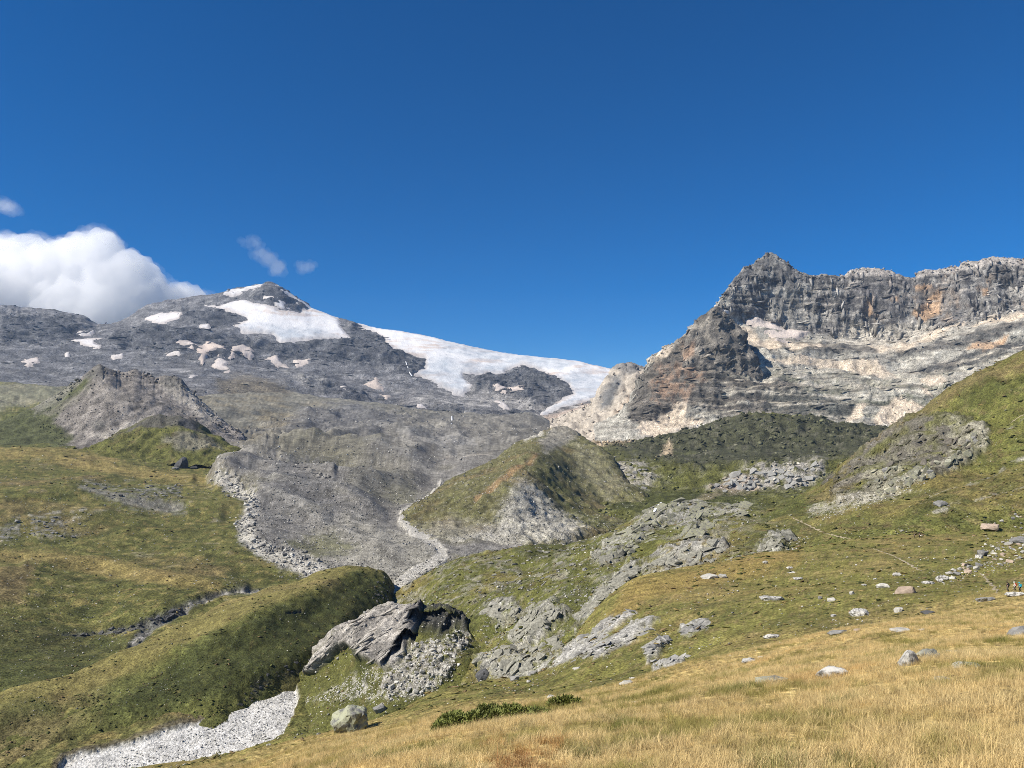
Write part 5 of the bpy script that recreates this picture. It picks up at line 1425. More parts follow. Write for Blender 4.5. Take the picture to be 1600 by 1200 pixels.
h.scatter([(340,745),(365,752),(400,770),(410,800),(395,818),(400,838),(420,848),(450,860),(490,868),(530,884),(540,900),(470,915),(430,900),(480,890),(430,880),(390,860),(368,835),(368,810),(382,796),(374,780)], 420, (1.5, 6), [P1, P2, P3, P3], ('valley_ground',))
h.scatter([(120,775),(290,775),(300,800),(200,805)], 200, (1, 3.5), [P3, P3, P1], ('valley_ground',))
h.scatter([(0,810),(140,800),(150,850),(0,860)], 160, (1, 4), [P3, P1], ('valley_ground',))
h.scatter([(410,700),(640,690),(690,760),(640,800),(690,860),(600,920),(540,890),(420,850),(400,780)], 2600, (.9, 4.2), [P3, P1, P1, (0.12, 0.118, 0.11)], ('valley_ground', 'moraine_ridge'))
h.scatter([(-40,740),(380,750),(500,890),(300,930),(170,1060),(-40,1110)], 1000, (.9, 3.6), [P1, P3, P2], ('valley_ground',), dense=60)
h.scatter([(-40,740),(380,750),(500,890),(300,930),(170,1060),(-40,1110)], 200, (.8, 2.4), [P1, P2], ('valley_ground', 'grassy_spur'))
h.scatter([(200,1050),(450,920),(600,920),(500,1020),(380,1080),(100,1180)], 130, (.8, 2.0), [P1, P2], ('grassy_spur',))
h.build('scattered_stones', 'small stones strewn over the left meadow and grey scree', M_STONES)
h = Heap()
h.scatter([(740,990),(850,930),(960,870),(980,890),(900,980),(850,1050),(760,1060)], 420, (1.5, 6), [P1, P3, (0.30, 0.30, 0.24)], ('right_hillside',))
h.scatter([(740,880),(1000,810),(1180,790),(1240,830),(1000,900),(900,980),(850,1050),(760,1060),(740,1000)], 1300, (.9, 4.5), [P1, P2, P3], ('right_hillside',), dense=45)
h.scatter([(1260,810),(1310,790),(1400,762),(1460,742),(1450,755),(1370,790),(1280,815)], 330, (1.5, 4.5), [(0.38, 0.36, 0.28), P1], ('right_hillside',))
h.scatter([(1200,830),(1300,800),(1500,720),(1660,600),(1660,800),(1400,836),(1250,850)], 420, (.8, 2.8), [P1, P2], ('right_hillside',), dense=55)
h.scatter([(1200,830),(1300,800),(1500,720),(1660,600),(1660,800),(1400,836),(1250,850)], 160, (.8, 2.6), [P1, P2], ('right_hillside',))
h.scatter([(1225,862),(1240,840),(1265,838),(1262,850),(1240,862)], 60, (1.5, 4), [P2, P1], ('right_hillside',))
h.scatter([(640,835),(720,815),(915,832),(850,855),(700,870)], 420, (.8, 2.2), [P1, P3], ('moraine_ridge',))
h.build('scattered_stones', 'small stones strewn over the middle hummocks and right hillside', M_STONES)
h = Heap()
NM = ('near_meadow',)
h.scatter([(950,950),(1010,905),(1200,880),(1450,845),(1660,835),(1660,930),(1450,955),(1300,985),(1150,1025),(1000,1055),(880,1075)], 420, (1, 4.5), [P1, P2, P1], NM, dense=70)
h.scatter([(950,950),(1010,905),(1200,880),(1450,845),(1660,835),(1660,930),(1450,955),(1300,985),(1150,1025),(1000,1055),(700,1100)], 330, (1, 5), [P1, P2, P3], NM)
h.scatter([(1450,915),(1490,888),(1520,868),(1560,846),(1600,832),(1660,826),(1660,866),(1580,890),(1540,898),(1500,908)], 420, (1.2, 5.5), [P1, P2, P1, (0.45, 0.37, 0.29)], ('near_meadow', 'right_hillside'))
h.build('scattered_stones', 'small pale stones strewn over the near green meadow', M_STONES)

# ================================================================== rock and turf relief too small to pick apart: joined blocks on the terrain
_SRC = []
for k in range(12):
    bm = hull_rock(700 + k, 9 + k % 3, 1.0, .3 * (k % 2))
    bmesh.ops.triangulate(bm, faces=bm.faces)
    bm.verts.index_update()
    v_ = np.array([v.co for v in bm.verts]); v_[:, 1] *= 1.19
    _SRC.append((v_, np.array([[v.index for v in f.verts] for f in bm.faces])))
    bm.free()
def blocks(layer, weight, n, wpx, ratio, cols, name, label=None, axis=None, parent=None, sink=.15, tone=(.7, 1.25), spread=.25, power=2.4, lean=.5, mat=None):
    """n blocks on a layer's surface, drawn with the given weight; size in photo pixels at that distance;
    ratio = (along, across, out); cols = list of colours or None for the ground's own colour"""
    seen = (layer.px > -90) & (layer.px < 1690) & (layer.py < 1260)
    seen &= np.arange(len(layer.px)) < (layer.ny - 14) * layer.nx
    w = np.clip(weight, 0, None) * seen
    if w.sum() <= 0:
        return
    idx = rng.choice(len(w), n, p=w / w.sum())
    P = layer.P[idx] + rng.normal(0, .5, (n, 3)) * layer.sp[idx][:, None] * np.array([1, .3, 0])
    s = (wpx[0] + (wpx[1] - wpx[0]) * rng.random(n) ** power) * layer.d[idx] / FPX
    N = layer.N0[idx] * (1 - lean) + np.array([0, 0, 1.0]) * lean + rng.normal(0, spread * .5, (n, 3))
    N /= np.linalg.norm(N, axis=1)[:, None]
    if axis is None:
        A = rng.normal(size=(n, 3))
    else:
        A = np.asarray(axis, float)[None] + rng.normal(0, spread, (n, 3))
    A -= N * (A * N).sum(1)[:, None]
    A /= np.maximum(np.linalg.norm(A, axis=1), 1e-6)[:, None]
    B = np.cross(N, A)
    if cols is None:
        C = layer.col[idx]
    else:
        C = np.array(cols)[rng.integers(0, len(cols), n)]
    C = C * rng.uniform(tone[0], tone[1], n)[:, None]
    r3 = np.array(ratio)[None] * rng.uniform(.7, 1.35, (n, 3))
    kind = rng.integers(0, len(_SRC), n)
    Vs, Fs, Cs, off = [], [], [], 0
    for k, (v, f) in enumerate(_SRC):
        m = np.where(kind == k)[0]
        if not len(m):
            continue
        q = v[None] * (r3[m] * s[m][:, None])[:, None, :]
        q = q[:, :, :1] * A[m][:, None] + q[:, :, 1:2] * B[m][:, None] + q[:, :, 2:] * N[m][:, None] + (P[m] + N[m] * (s[m] * r3[m][:, 2] * (.5 - sink) * .6)[:, None])[:, None]
        Vs.append(q.reshape(-1, 3))
        Fs.append((f[None] + (np.arange(len(m)) * len(v))[:, None, None] + off).reshape(-1, 3))
        Cs.append(np.repeat(C[m], len(v), 0))
        off += len(m) * len(v)
    V, F, C = np.concatenate(Vs), np.concatenate(Fs).astype(np.int32), np.concatenate(Cs)
    me = bpy.data.meshes.new(name)
    me.vertices.add(len(V)); me.vertices.foreach_set('co', V.astype(np.float32).ravel())
    me.loops.add(F.size); me.loops.foreach_set('vertex_index', F.ravel())
    me.polygons.add(len(F)); me.polygons.foreach_set('loop_start', np.arange(0, F.size, 3, dtype=np.int32))
    me.update(calc_edges=True)
    a = me.attributes.new('tone', 'FLOAT_COLOR', 'POINT')
    a.data.foreach_set('color', np.concatenate([np.clip(C, 0, 1), np.zeros((len(C), 1))], 1).astype(np.float32).ravel())
    me.materials.append(mat or M_STONES)
    o = bpy.data.objects.new(name, me); COL.objects.link(o)
    if parent:
        o.parent = parent
        return tag(o, kind='stuff')
    return tag(o, label, 'stones' if 'stone' in name or 'rubble' in name else 'tussocks', kind='stuff')

def ob_of(n):
    return bpy.data.objects[n]
def lumps(layer, lam, seed=0, lo=-.1, hi=.4):
    return sstep(lo, hi, fbm(layer.P0 / lam + seed, 3))
M_LEDGE = terrain_mat('ledge_rock', 22, bump=.8, vary=.45)
# cliffs on the right: ledges below, pillars above, rubble on the fans
L = massif
ownlight = L.col.mean(1)
zone_low = np.interp(L.px, [930, 1040, 1130, 1260, 1420, 1600, 1780], [640, 560, 500, 526, 540, 495, 460])
below = sstep(-4, 8, L.py - zone_low); above = 1 - below
crestd = L.py - np.interp(L.px, [q[0] for q in MS], [q[1] for q in MS])
blocks(L, below * (crestd > 14) * sstep(690, 650, L.py) * (ownlight < .34), 800, (6, 34), (1.0, .15, .09), None, 'rock_ledges', axis=(1, 0, .05), parent=massif_ob, spread=.05, tone=(.75, 1.4), lean=0, mat=M_LEDGE)
blocks(L, above * (crestd > 10), 520, (6, 30), (1.0, .26, .13), None, 'rock_ribs', axis=(.12, 0, 1), parent=massif_ob, spread=.10, tone=(.65, 1.5), lean=0, mat=M_LEDGE)
blocks(L, above * (crestd > 16), 350, (8, 34), (1.0, .12, .09), None, 'rock_ledges', axis=(1, 0, .08), parent=massif_ob, spread=.06, tone=(.75, 1.5), lean=0, mat=M_LEDGE)
blocks(L, (crestd < 9) * (crestd > -1) * (L.px > 1000), 420, (2, 8), (1, .7, .7), None, 'crest_blocks', parent=massif_ob, tone=(.6, 1.3), lean=.2, mat=M_LEDGE)
blocks(L, sstep(690, 650, L.py) + 0 * L.px, 1600, (1.5, 6), (1, .7, .55), None, 'rock_rubble', parent=massif_ob, tone=(.55, 1.3), lean=.2, mat=M_LEDGE)
blocks(butt, np.ones(len(butt.px)), 260, (4, 18), (1, .3, .3), None, 'rock_ledges', axis=(.8, 0, .5), parent=massif_ob, spread=.3, tone=(.5, 1.4), lean=0, mat=M_LEDGE)
blocks(spur2, np.ones(len(spur2.px)), 500, (2, 12), (1, .4, .35), None, 'rock_ledges', axis=(.5, 0, .8), parent=ob_of('pale_scree_spur'), spread=.3, tone=(.55, 1.3), lean=.1, mat=M_LEDGE)
# far mountain
L = far
icefree = 1 - np.clip(1.5 * snowish_far, 0, 1)
fsk = L.py - np.interp(L.px, [q[0] for q in FAR_SKY], [q[1] for q in FAR_SKY]) > 7
blocks(L, icefree * (.12 + crag_far) * fsk, 1200, (4, 26), (1.0, .18, .12), None, 'rock_ledges', axis=(1, 0, -.12), parent=ob_of('snowy_mountain'), spread=.09, tone=(.5, 1.4), lean=.1, mat=M_LEDGE)
blocks(L, icefree * (.4 + crag_far), 2200, (1.5, 6), (1, .7, .55), None, 'rock_rubble', parent=ob_of('snowy_mountain'), tone=(.5, 1.4), lean=.3, mat=M_LEDGE)
# shrubby bench and pyramid hill
L = bench
blocks(L, .3 + lumps(L, 60) * 1.0 + 1.2 * shr_b, 3600, (1.5, 12), (1, .6, .5), None, 'scrub_and_rock', parent=ob_of('shrubby_bench'), tone=(.5, 2.0), lean=.4)
L = pyr
blocks(L, sstep(30, 0, L.py - np.interp(L.px, [q[0] for q in PS], [q[1] for q in PS])) * (L.px > 90), 420, (2, 9), (1, .6, .6), None, 'crest_blocks', parent=ob_of('pyramid_hill'), tone=(.45, 1.25), lean=.3)
blocks(L, (L.px > 60) * (.3 + lumps(L, 40)), 2200, (1, 4), (1, .7, .6), None, 'rock_rubble', parent=ob_of('pyramid_hill'), tone=(.5, 1.5), lean=.4)
blocks(mound, np.ones(len(mound.px)), 600, (1, 5), (1, .7, .5), None, 'scrub_and_rock', parent=ob_of('dark_mound'), tone=(.5, 1.4), lean=.4)
# valley: scree boulders, gully, left meadow
L = valley
SG = [(0.30, 0.29, 0.27), (0.22, 0.215, 0.20), (0.13, 0.128, 0.12), (0.42, 0.405, 0.37)]
blocks(L, scree_v * (.25 + lumps(L, 50, 1) + 1.5 * gully_v) * (L.d > 550), 6000, (1.1, 5.5), (1, .75, .65), SG, 'scree_stones', 'grey boulders and rubble strewn over the valley scree', tone=(.7, 1.2), lean=.7, power=3.2)
blocks(L, gully_v * (1 - sb_v) * (.15 + lumps(L, 16, 3)), 520, (2, 10), (1, .75, .7), [P1, P3, P3, P1, (0.15, 0.145, 0.135)], 'gully_stones', 'pale rubble filling the winding gully on the left', lean=.7)
blocks(L, (1 - scree_v) * (1 - sb_v) * lumps(L, 45, 4, .05, .35), 1500, (1, 4.5), (1, .75, .6), [P1, P3, P2, (0.14, 0.138, 0.13)], 'meadow_stones', 'small stones in clusters over the left meadow', lean=.7, power=3)
blocks(L, (1 - scree_v) * (1 - sb_v) * (.2 + lumps(L, 25, 8)) * (L.d < 1700), 3600, (2, 9), (1, .6, .22), [DGREEN * 1.1, DGREEN * 1.3, BROWN * 1.1, GREEN, DRY * .7], 'meadow_tussocks', 'low tussocks and dwarf shrubs over the left meadow', axis=(1, 0, .1), spread=.5, lean=.6)
blocks(L, sb_v * 1.0, 1300, (1, 4.5), (1, .75, .5), [P1, P2, P2], 'bed_stones', 'pale boulders lying in the stream beds', lean=.8, power=3)
L = spur
blocks(L, .3 + lumps(L, 20, 3), 2600, (2, 9), (1, .6, .25), [DGREEN, DGREEN * 1.2, GREEN, BROWN, (0.05, 0.055, 0.02)], 'spur_tussocks', 'dark tussocks and heath over the grassy spur', axis=(1, .2, .2), spread=.5, lean=.6)
blocks(L, lumps(L, 30, 5, .1, .4), 300, (1, 3.2), (1, .75, .6), [P1, P2, P3], 'spur_stones', 'small pale stones on the grassy spur', lean=.7, power=3)
L = moraine
blocks(L, .35 + 2.2 * fan_m + lumps(L, 40, 2), 3600, (1, 4.5), (1, .75, .6), SG, 'moraine_stones', 'grey rubble over the flanks of the moraine ridge', lean=.6, power=3)
L = hill
lefty = sstep(1260, 1080, L.px)
blocks(L, lefty * lumps(L, 22, 1, 0, .35) + .25 * lumps(L, 18, 2, .15, .45), 4200, (1.2, 7), (1, .7, .5), [P1, P3, (0.30, 0.295, 0.23), (0.20, 0.195, 0.17)], 'hummock_stones', 'grey and pale rocks strewn over the hummocks and hillside', lean=.6, power=3)
blocks(L, .25 + lumps(L, 16, 6), 4400, (2.5, 11), (1, .55, .22), [DGREEN * .8, DGREEN, GREEN * .85, BROWN, DRY * .6], 'hillside_tussocks', 'low tussocks and dwarf shrubs over the right hillside', axis=(1, 0, .3), spread=.4, lean=.5)
blocks(L, cliff_h * (L.py > np.interp(L.px, [q[0] for q in HS], [q[1] for q in HS]) + 14), 220, (4, 16), (1, .5, .32), None, 'crag_blocks', axis=(.45, .1, .88), parent=ob_of('right_hillside'), spread=.25, tone=(.5, 1.5), lean=.2)
L = knoll
blocks(L, rock_k, 170, (6, 34), (1, .16, .12), None, 'slab_beds', axis=(.78, 0, .62), parent=ob_of('rock_knoll'), spread=.08, tone=(.6, 1.3), lean=0)
blocks(L, .15 + talus_k, 700, (1.5, 7), (1, .75, .6), [P1, P2, P3], 'talus_stones', 'small rubble around the talus of the knoll', lean=.6)
blocks(L, 1 - rock_k, 700, (2, 8), (1, .6, .25), [DGREEN * .8, GREEN * .8, BROWN], 'knoll_tussocks', 'low tussocks on the grassy flanks of the knoll', lean=.5)
L = near
ng_ = (1 - gold_n) * (L.d > 55)
blocks(L, ng_ * (.2 + lumps(L, 9, 2)), 4200, (3, 16), (1, .5, .16), [DGREEN, DGREEN * 1.2, GREEN, BROWN * 1.2, DRY * .8], 'slope_tussocks', 'low tussocks over the near green slope', axis=(1, .1, .2), spread=.4, lean=.5)
blocks(L, ng_ * lumps(L, 14, 7, .05, .35), 700, (1.5, 7), (1, .7, .45), [P1, P2, P3, P1], 'slope_stones', 'small pale stones in clusters on the near green slope', lean=.6, power=3)

# ================================================================== grass
def blade_tuft(seed, n, h0, h1, lean, spread, wid):
    """a tuft of bent, tapering blades; each blade carries its own tone"""
    r = np.random.default_rng(seed)
    V, F, C = [], [], []
    for _ in range(n):
        a = r.uniform(0, 6.283)
        rr = spread * math.sqrt(r.random())
        b = np.array((math.cos(a) * rr, math.sin(a) * rr, -.02))
        d = np.array((math.cos(a), math.sin(a), 0)) * .6 + np.array((r.normal(), r.normal(), 0)) * .6
        d /= max(np.linalg.norm(d), .2)
        hh = r.uniform(h0, h1)
        le = lean * r.uniform(.4, 1.5)
        side = np.array((-d[1], d[0], 0)) * wid * r.uniform(.6, 1.2)
        k = len(V)
        for t, w in ((0, 1), (.5, .75)):
            c = b + np.array((0, 0, hh * t)) + d * le * hh * t * t
            V += [c - side * w, c + side * w]
        V.append(b + np.array((0, 0, hh * (1 - .25 * le))) + d * le * hh)
        F += [(k, k + 1, k + 3, k + 2), (k + 2, k + 3, k + 4)]
        C += [r.uniform(.7, 1.3)] * 5
    me = bpy.data.meshes.new('tuft')
    me.from_pydata([tuple(v) for v in V], [], F)
    at_ = me.attributes.new('shade', 'FLOAT', 'POINT')
    at_.data.foreach_set('value', np.array(C, np.float32))
    return me
def grass_mat():
    m = bpy.data.materials.new('grass_blade'); m.use_nodes = True
    n, l = m.node_tree.nodes, m.node_tree.links
    n.clear()
    o = n.new('ShaderNodeOutputMaterial')
    a = n.new('ShaderNodeAttribute'); a.attribute_type = 'INSTANCER'; a.attribute_name = 'tint'
    s = n.new('ShaderNodeAttribute'); s.attribute_name = 'shade'
    v = n.new('ShaderNodeVectorMath'); v.operation = 'SCALE'
    l.new(a.outputs['Color'], v.inputs[0]); l.new(s.outputs['Fac'], v.inputs['Scale'])
    d = n.new('ShaderNodeBsdfDiffuse'); t = n.new('ShaderNodeBsdfTranslucent'); mx = n.new('ShaderNodeMixShader')
    mx.inputs[0].default_value = .35
    l.new(v.outputs[0], d.inputs[0]); l.new(v.outputs[0], t.inputs[0])
    l.new(d.outputs[0], mx.inputs[1]); l.new(t.outputs[0], mx.inputs[2]); l.new(mx.outputs[0], o.inputs[0])
    return m
M_GRASS = grass_mat()
tufts = bpy.data.collections.new('tuft_sources')
for k, (n_, h0, h1, le, sp, wd) in enumerate([(42, .10, .26, .55, .13, .0035), (36, .14, .32, .75, .12, .0035), (46, .08, .20, .5, .16, .004), (30, .18, .36, .45, .10, .003), (40, .09, .22, 1.0, .15, .004)]):
    me = blade_tuft(50 + k, n_, h0, h1, le, sp, wd)
    me.materials.append(M_GRASS)
    tufts.objects.link(bpy.data.objects.new('tuft_%d' % k, me))

L = near
idx = np.arange(L.ny * L.nx).reshape(L.ny, L.nx)[:-14]
q = np.stack([idx[:-1, :-1], idx[:-1, 1:], idx[1:, 1:], idx[1:, :-1]], -1).reshape(-1, 4)
ctr = L.P[q].mean(1)
area = np.linalg.norm(np.cross(L.P[q[:, 2]] - L.P[q[:, 0]], L.P[q[:, 3]] - L.P[q[:, 1]]), axis=1) / 2
qx, qy, qd = L.px[q].mean(1), L.py[q].mean(1), ctr[:, 1]
qedge = np.interp(qx, [p[0] for p in EDGE], [p[1] for p in EDGE])
golden = sstep(-26, 14, qy - qedge + 26 * L.jn[q[:, 0]])
dens = np.interp(qd, [0, 8, 14, 25, 45, 70, 110, 160], [60, 60, 44, 26, 16, 10, 5.5, 2.2])
dens = dens * (0.5 + .5 * golden) * (ctr[:, 0] > -860 / 1200 * qd - 5) * (ctr[:, 0] < 870 / 1200 * qd + 5) * (qy < 1520) * (1 - fslab[q[:, 0]])
exp_n = area * dens
cnt = rng.poisson(exp_n)
sel = np.repeat(np.arange(len(q)), cnt)
u, v = rng.random(len(sel))[:, None], rng.random(len(sel))[:, None]
Q = L.P[q[sel]]
pts = Q[:, 0] * (1 - u) * (1 - v) + Q[:, 1] * u * (1 - v) + Q[:, 2] * u * v + Q[:, 3] * (1 - u) * v
g1 = fbm(pts / 1.4 + 3, 3); g2 = fbm(pts / 5.0 + 8, 3); g3 = fbm(pts / .5 + 1, 2)
gd = golden[sel]
tint = np.broadcast_to(np.array((0.66, 0.51, 0.25)), pts.shape).copy()
def tmix(m, c):
    global tint
    m = np.clip(m, 0, 1)[:, None]
    tint = tint * (1 - m) + np.asarray(c) * m
tmix(sstep(.0, .5, g1) * .7, (0.78, 0.63, 0.34))
g4 = fbm(pts / 2.0 + 15, 3)
tmix(sstep(-.03, .30, .45 * g2 + .75 * g4 + .4 * g3) * .85, (0.27, 0.25, 0.075))
tmix(sstep(.25, .5, g1 + .3 * g3) * .7, (0.14, 0.165, 0.042))
tmix(sstep(-.25, -.55, g2) * .6, (0.50, 0.32, 0.13))
red = (qx[sel] > 755) & (qx[sel] < 880) & (qy[sel] > 1180)
tmix(red * .75 * sstep(-.3, .3, g3), (0.33, 0.13, 0.045))
tmix((1 - gd) * .85, (0.23, 0.21, 0.065))
tmix((1 - gd) * sstep(0, .4, g2) * .6, (0.36, 0.28, 0.10))
tint *= rng.uniform(.75, 1.2, len(pts))[:, None]
size = rng.uniform(.5, .85, len(pts)) * (0.55 + .45 * gd) * np.interp(pts[:, 1], [0, 30, 80, 160], [.85, 1, 1.15, 1.2]) * np.interp(g1, [-.5, .5], [.85, 1.2])
print('tufts', len(pts))
me = bpy.data.meshes.new('grass')
me.vertices.add(len(pts))
me.vertices.foreach_set('co', pts.astype(np.float32).ravel())
def pattr(n, t, key, arr):
    a = me.attributes.new(n, t, 'POINT'); a.data.foreach_set(key, arr.astype(np.float32).ravel())
pattr('tint', 'FLOAT_COLOR', 'color', np.concatenate([np.clip(tint, 0, 1), np.ones((len(pts), 1))], 1))
pattr('size', 'FLOAT', 'value', size)
rot = np.stack([rng.normal(0, .12, len(pts)), rng.normal(.10, .14, len(pts)), rng.uniform(-.9, .9, len(pts)) + np.pi * (rng.random(len(pts)) > .6)], 1)
pattr('turn', 'FLOAT_VECTOR', 'vector', rot)
a = me.attributes.new('pick', 'INT', 'POINT'); a.data.foreach_set('value', rng.integers(0, 5, len(pts)).astype(np.int32))
grass_ob = bpy.data.objects.new('grass', me); COL.objects.link(grass_ob)
tag(grass_ob, 'golden dry alpine grass covering the near slope', 'grass', kind='stuff')
ng = bpy.data.node_groups.new('grass_on_points', 'GeometryNodeTree')
ng.interface.new_socket('Geometry', in_out='INPUT', socket_type='NodeSocketGeometry')
ng.interface.new_socket('Geometry', in_out='OUTPUT', socket_type='NodeSocketGeometry')
gi, go = ng.nodes.new('NodeGroupInput'), ng.nodes.new('NodeGroupOutput')
ip = ng.nodes.new('GeometryNodeInstanceOnPoints')
ci = ng.nodes.new('GeometryNodeCollectionInfo')
ci.inputs['Collection'].default_value = tufts
ci.inputs['Separate Children'].default_value = True
ci.inputs['Reset Children'].default_value = True
def named(n, t):
    x = ng.nodes.new('GeometryNodeInputNamedAttribute'); x.data_type = t; x.inputs['Name'].default_value = n
    return x.outputs[0]
l = ng.links
l.new(gi.outputs[0], ip.inputs['Points']); l.new(ci.outputs[0], ip.inputs['Instance'])
ip.inputs['Pick Instance'].default_value = True
l.new(named('pick', 'INT'), ip.inputs['Instance Index'])
er = ng.nodes.new('FunctionNodeEulerToRotation')
l.new(named('turn', 'FLOAT_VECTOR'), er.inputs[0]); l.new(er.outputs[0], ip.inputs['Rotation'])
l.new(named('size', 'FLOAT'), ip.inputs['Scale'])
l.new(ip.outputs[0], go.inputs[0])
md = grass_ob.modifiers.new('grass', 'NODES'); md.node_group = ng

# ================================================================== juniper
M_JUN = plain_mat('juniper_leaf', (0.20, 0.225, 0.06), scale=.35, vary=.5, rough=.6)
M_JUN2 = plain_mat('juniper_wood', (0.10, 0.07, 0.045), scale=.1)
def shrub(x, y, wpx, hpx, label, n):
    loc, nor, on = hit(x, y)
    s = loc.y / FPX
    e = bpy.data.objects.new('juniper_shrub', None); COL.objects.link(e); e.location = loc
    tag(e, label, 'shrub', 'low junipers at the meadow edge')
    W, H = wpx * s / 2, hpx * s
    V, F = [], []
    r = np.random.default_rng(int(x))
    lobes = [(r.uniform(-.85, .85), r.uniform(-.4, .4), r.uniform(.16, .34), r.uniform(.4, 1.0)) for _ in range(44)]
    stems = bmesh.new()
    for lx, ly, lr, lh in lobes:
        cx, cy = lx * W, ly * W * .5
        g, _ = ground(loc.x + cx, loc.y + cy)
        gz = (g.z - loc.z) if g else 0
        if abs(gz) > H * 3: gz = 0
        hh = H * lh * (1 - .55 * lx * lx)
        R_ = lr * W * .75
        for _ in range(n // 44):
            a, t = r.uniform(0, 6.283), r.uniform(-.05, 1.0)
            cz = math.sqrt(max(0, 1 - t * t)) * R_ * (.7 + .35 * r.random())
            p = np.array((cx + math.cos(a) * cz, cy + math.sin(a) * cz, gz + t * hh))
            out = np.array((math.cos(a) * .7, math.sin(a) * .7, .3 + .6 * t)) + r.normal(size=3) * .6
            out /= np.linalg.norm(out)
            side = np.cross(out, r.normal(size=3)); side /= np.linalg.norm(side)
            ln, wd = r.uniform(.05, .12), r.uniform(.014, .026)
            k = len(V)
            V += [p - side * wd, p + side * wd, p + out * ln + side * wd * .3, p + out * ln - side * wd * .3]
            F.append((k, k + 1, k + 2, k + 3))
        a = stems.verts.new((0, 0, -.05)); 
        b = [stems.verts.new((cx * .9 + dx, cy * .9 + dy, gz + hh * .55)) for dx, dy in ((-.03, 0), (.03, 0), (0, .03))]
        for i in range(3):
            stems.faces.new((a, b[i], b[(i + 1) % 3]))
    me = bpy.data.meshes.new('foliage'); me.from_pydata([tuple(v) for v in V], [], F); me.materials.append(M_JUN)
    o = bpy.data.objects.new('foliage', me); COL.objects.link(o); o.parent = e
    o = bpy.data.objects.new('branches', to_mesh(stems, 'branches', M_JUN2)); COL.objects.link(o); o.parent = e
shrub(768, 1130, 178, 25, 'wide dark green juniper at the edge of the dry grass', 22000)
shrub(882, 1103, 52, 15, 'small dark green juniper right of the wide one', 4500)
shrub(705, 1128, 40, 16, 'small dark green juniper at the left end of the wide one', 3500)

# ================================================================== path, waterfall, hikers
def path_strip(pts, width, label=None):
    P = np.array(pts, float)
    t = np.concatenate([[0], np.cumsum(np.hypot(*np.diff(P, axis=0).T))])
    s = np.arange(0, t[-1], 2.0)
    xs, ys = np.interp(s, t, P[:, 0]), np.interp(s, t, P[:, 1])
    C = []
    for x, y in zip(xs, ys):
        loc, nor, on = hit(x, y)
        if loc is not None and on in ('near_meadow', 'right_hillside'):
            if not C or (loc - C[-1]).length < 30:
                C.append(loc)
    if len(C) < 3:
        return
    V, F = [], []
    for i, c in enumerate(C):
        a, b = C[max(0, i - 1)], C[min(len(C) - 1, i + 1)]
        d = (b - a); d.z = 0
        d.normalize()
        n = Vector((-d.y, d.x, 0))
        c = c + n * width * .5 * math.sin(i * 1.7) * random.random()
        w = width * (.55 + .7 * random.random()) * (.25 + .75 * min(1, min(i, len(C) - 1 - i) / 6))
        for j in range(5):
            p = c + n * (w * (j / 4 - .5))
            g, _ = ground(p.x, p.y)
            V.append((p.x, p.y, (g.z if g else p.z) + (.05 if 0 < j < 4 else -.05)))
    for i in range(len(C) - 1):
        for j in range(4):
            k = i * 5 + j
            F.append((k, k + 1, k + 6, k + 5))
    me = bpy.data.meshes.new('path'); me.from_pydata(V, [], F); me.materials.append(M_PATH)
    o = bpy.data.objects.new('path', me); COL.objects.link(o)
    tag(o, kind='structure')
M_PATH = plain_mat('path_dirt', (0.33, 0.28, 0.19), scale=1.2, vary=.3)
path_strip([(1236,808),(1262,820),(1285,832),(1310,838),(1335,843),(1362,846),(1380,848)], 1.2)
path_strip([(1362,856),(1375,861),(1395,868),(1420,881),(1440,893)], .6)
path_strip([(1530,895),(1540,903),(1552,916),(1560,928)], .6)
path_strip([(1575,664),(1590,653),(1606,644)], .8)

M_WATER = plain_mat('white_water', (0.78, 0.80, 0.82), rough=.4, scale=1.5, vary=.15, bump=.2)
def fall(pts, wid, label):
    V, F = [], []
    C = [hit(x, y)[0] for x, y in pts]
    for i, c in enumerate(C):
        w = wid[i] * c.y / FPX
        for j, (a, b) in enumerate(((-.5, 0), (-.2, .35), (.2, .4), (.5, 0))):
            V.append((c.x + a * w, c.y - .6 - b * w, c.z + .3 + .2 * b * w))
    for i in range(len(C) - 1):
        for j in range(3):
            k = i * 4 + j
            F.append((k, k + 1, k + 5, k + 4))
    me = bpy.data.meshes.new('waterfall'); me.from_pydata(V, [], F); me.materials.append(M_WATER)
    o = bpy.data.objects.new('waterfall', me); COL.objects.link(o)
    tag(o, label, 'waterfall')
fall([(1033,785),(1030,788),(1029,791),(1025,795),(1022,800)], [3, 4, 5, 5, 4], 'small white waterfall in the green hollow left of the pinkish rock band')
fall([(706,650),(706,656),(705,662),(706,668)], [1.5, 2, 2, 2.5], 'thin distant waterfall on the dark rock below the glaciers')
fall([(634,565),(637,573),(640,582),(644,588)], [1.5, 1.5, 2, 2], 'thin distant meltwater fall left of the long glacier')

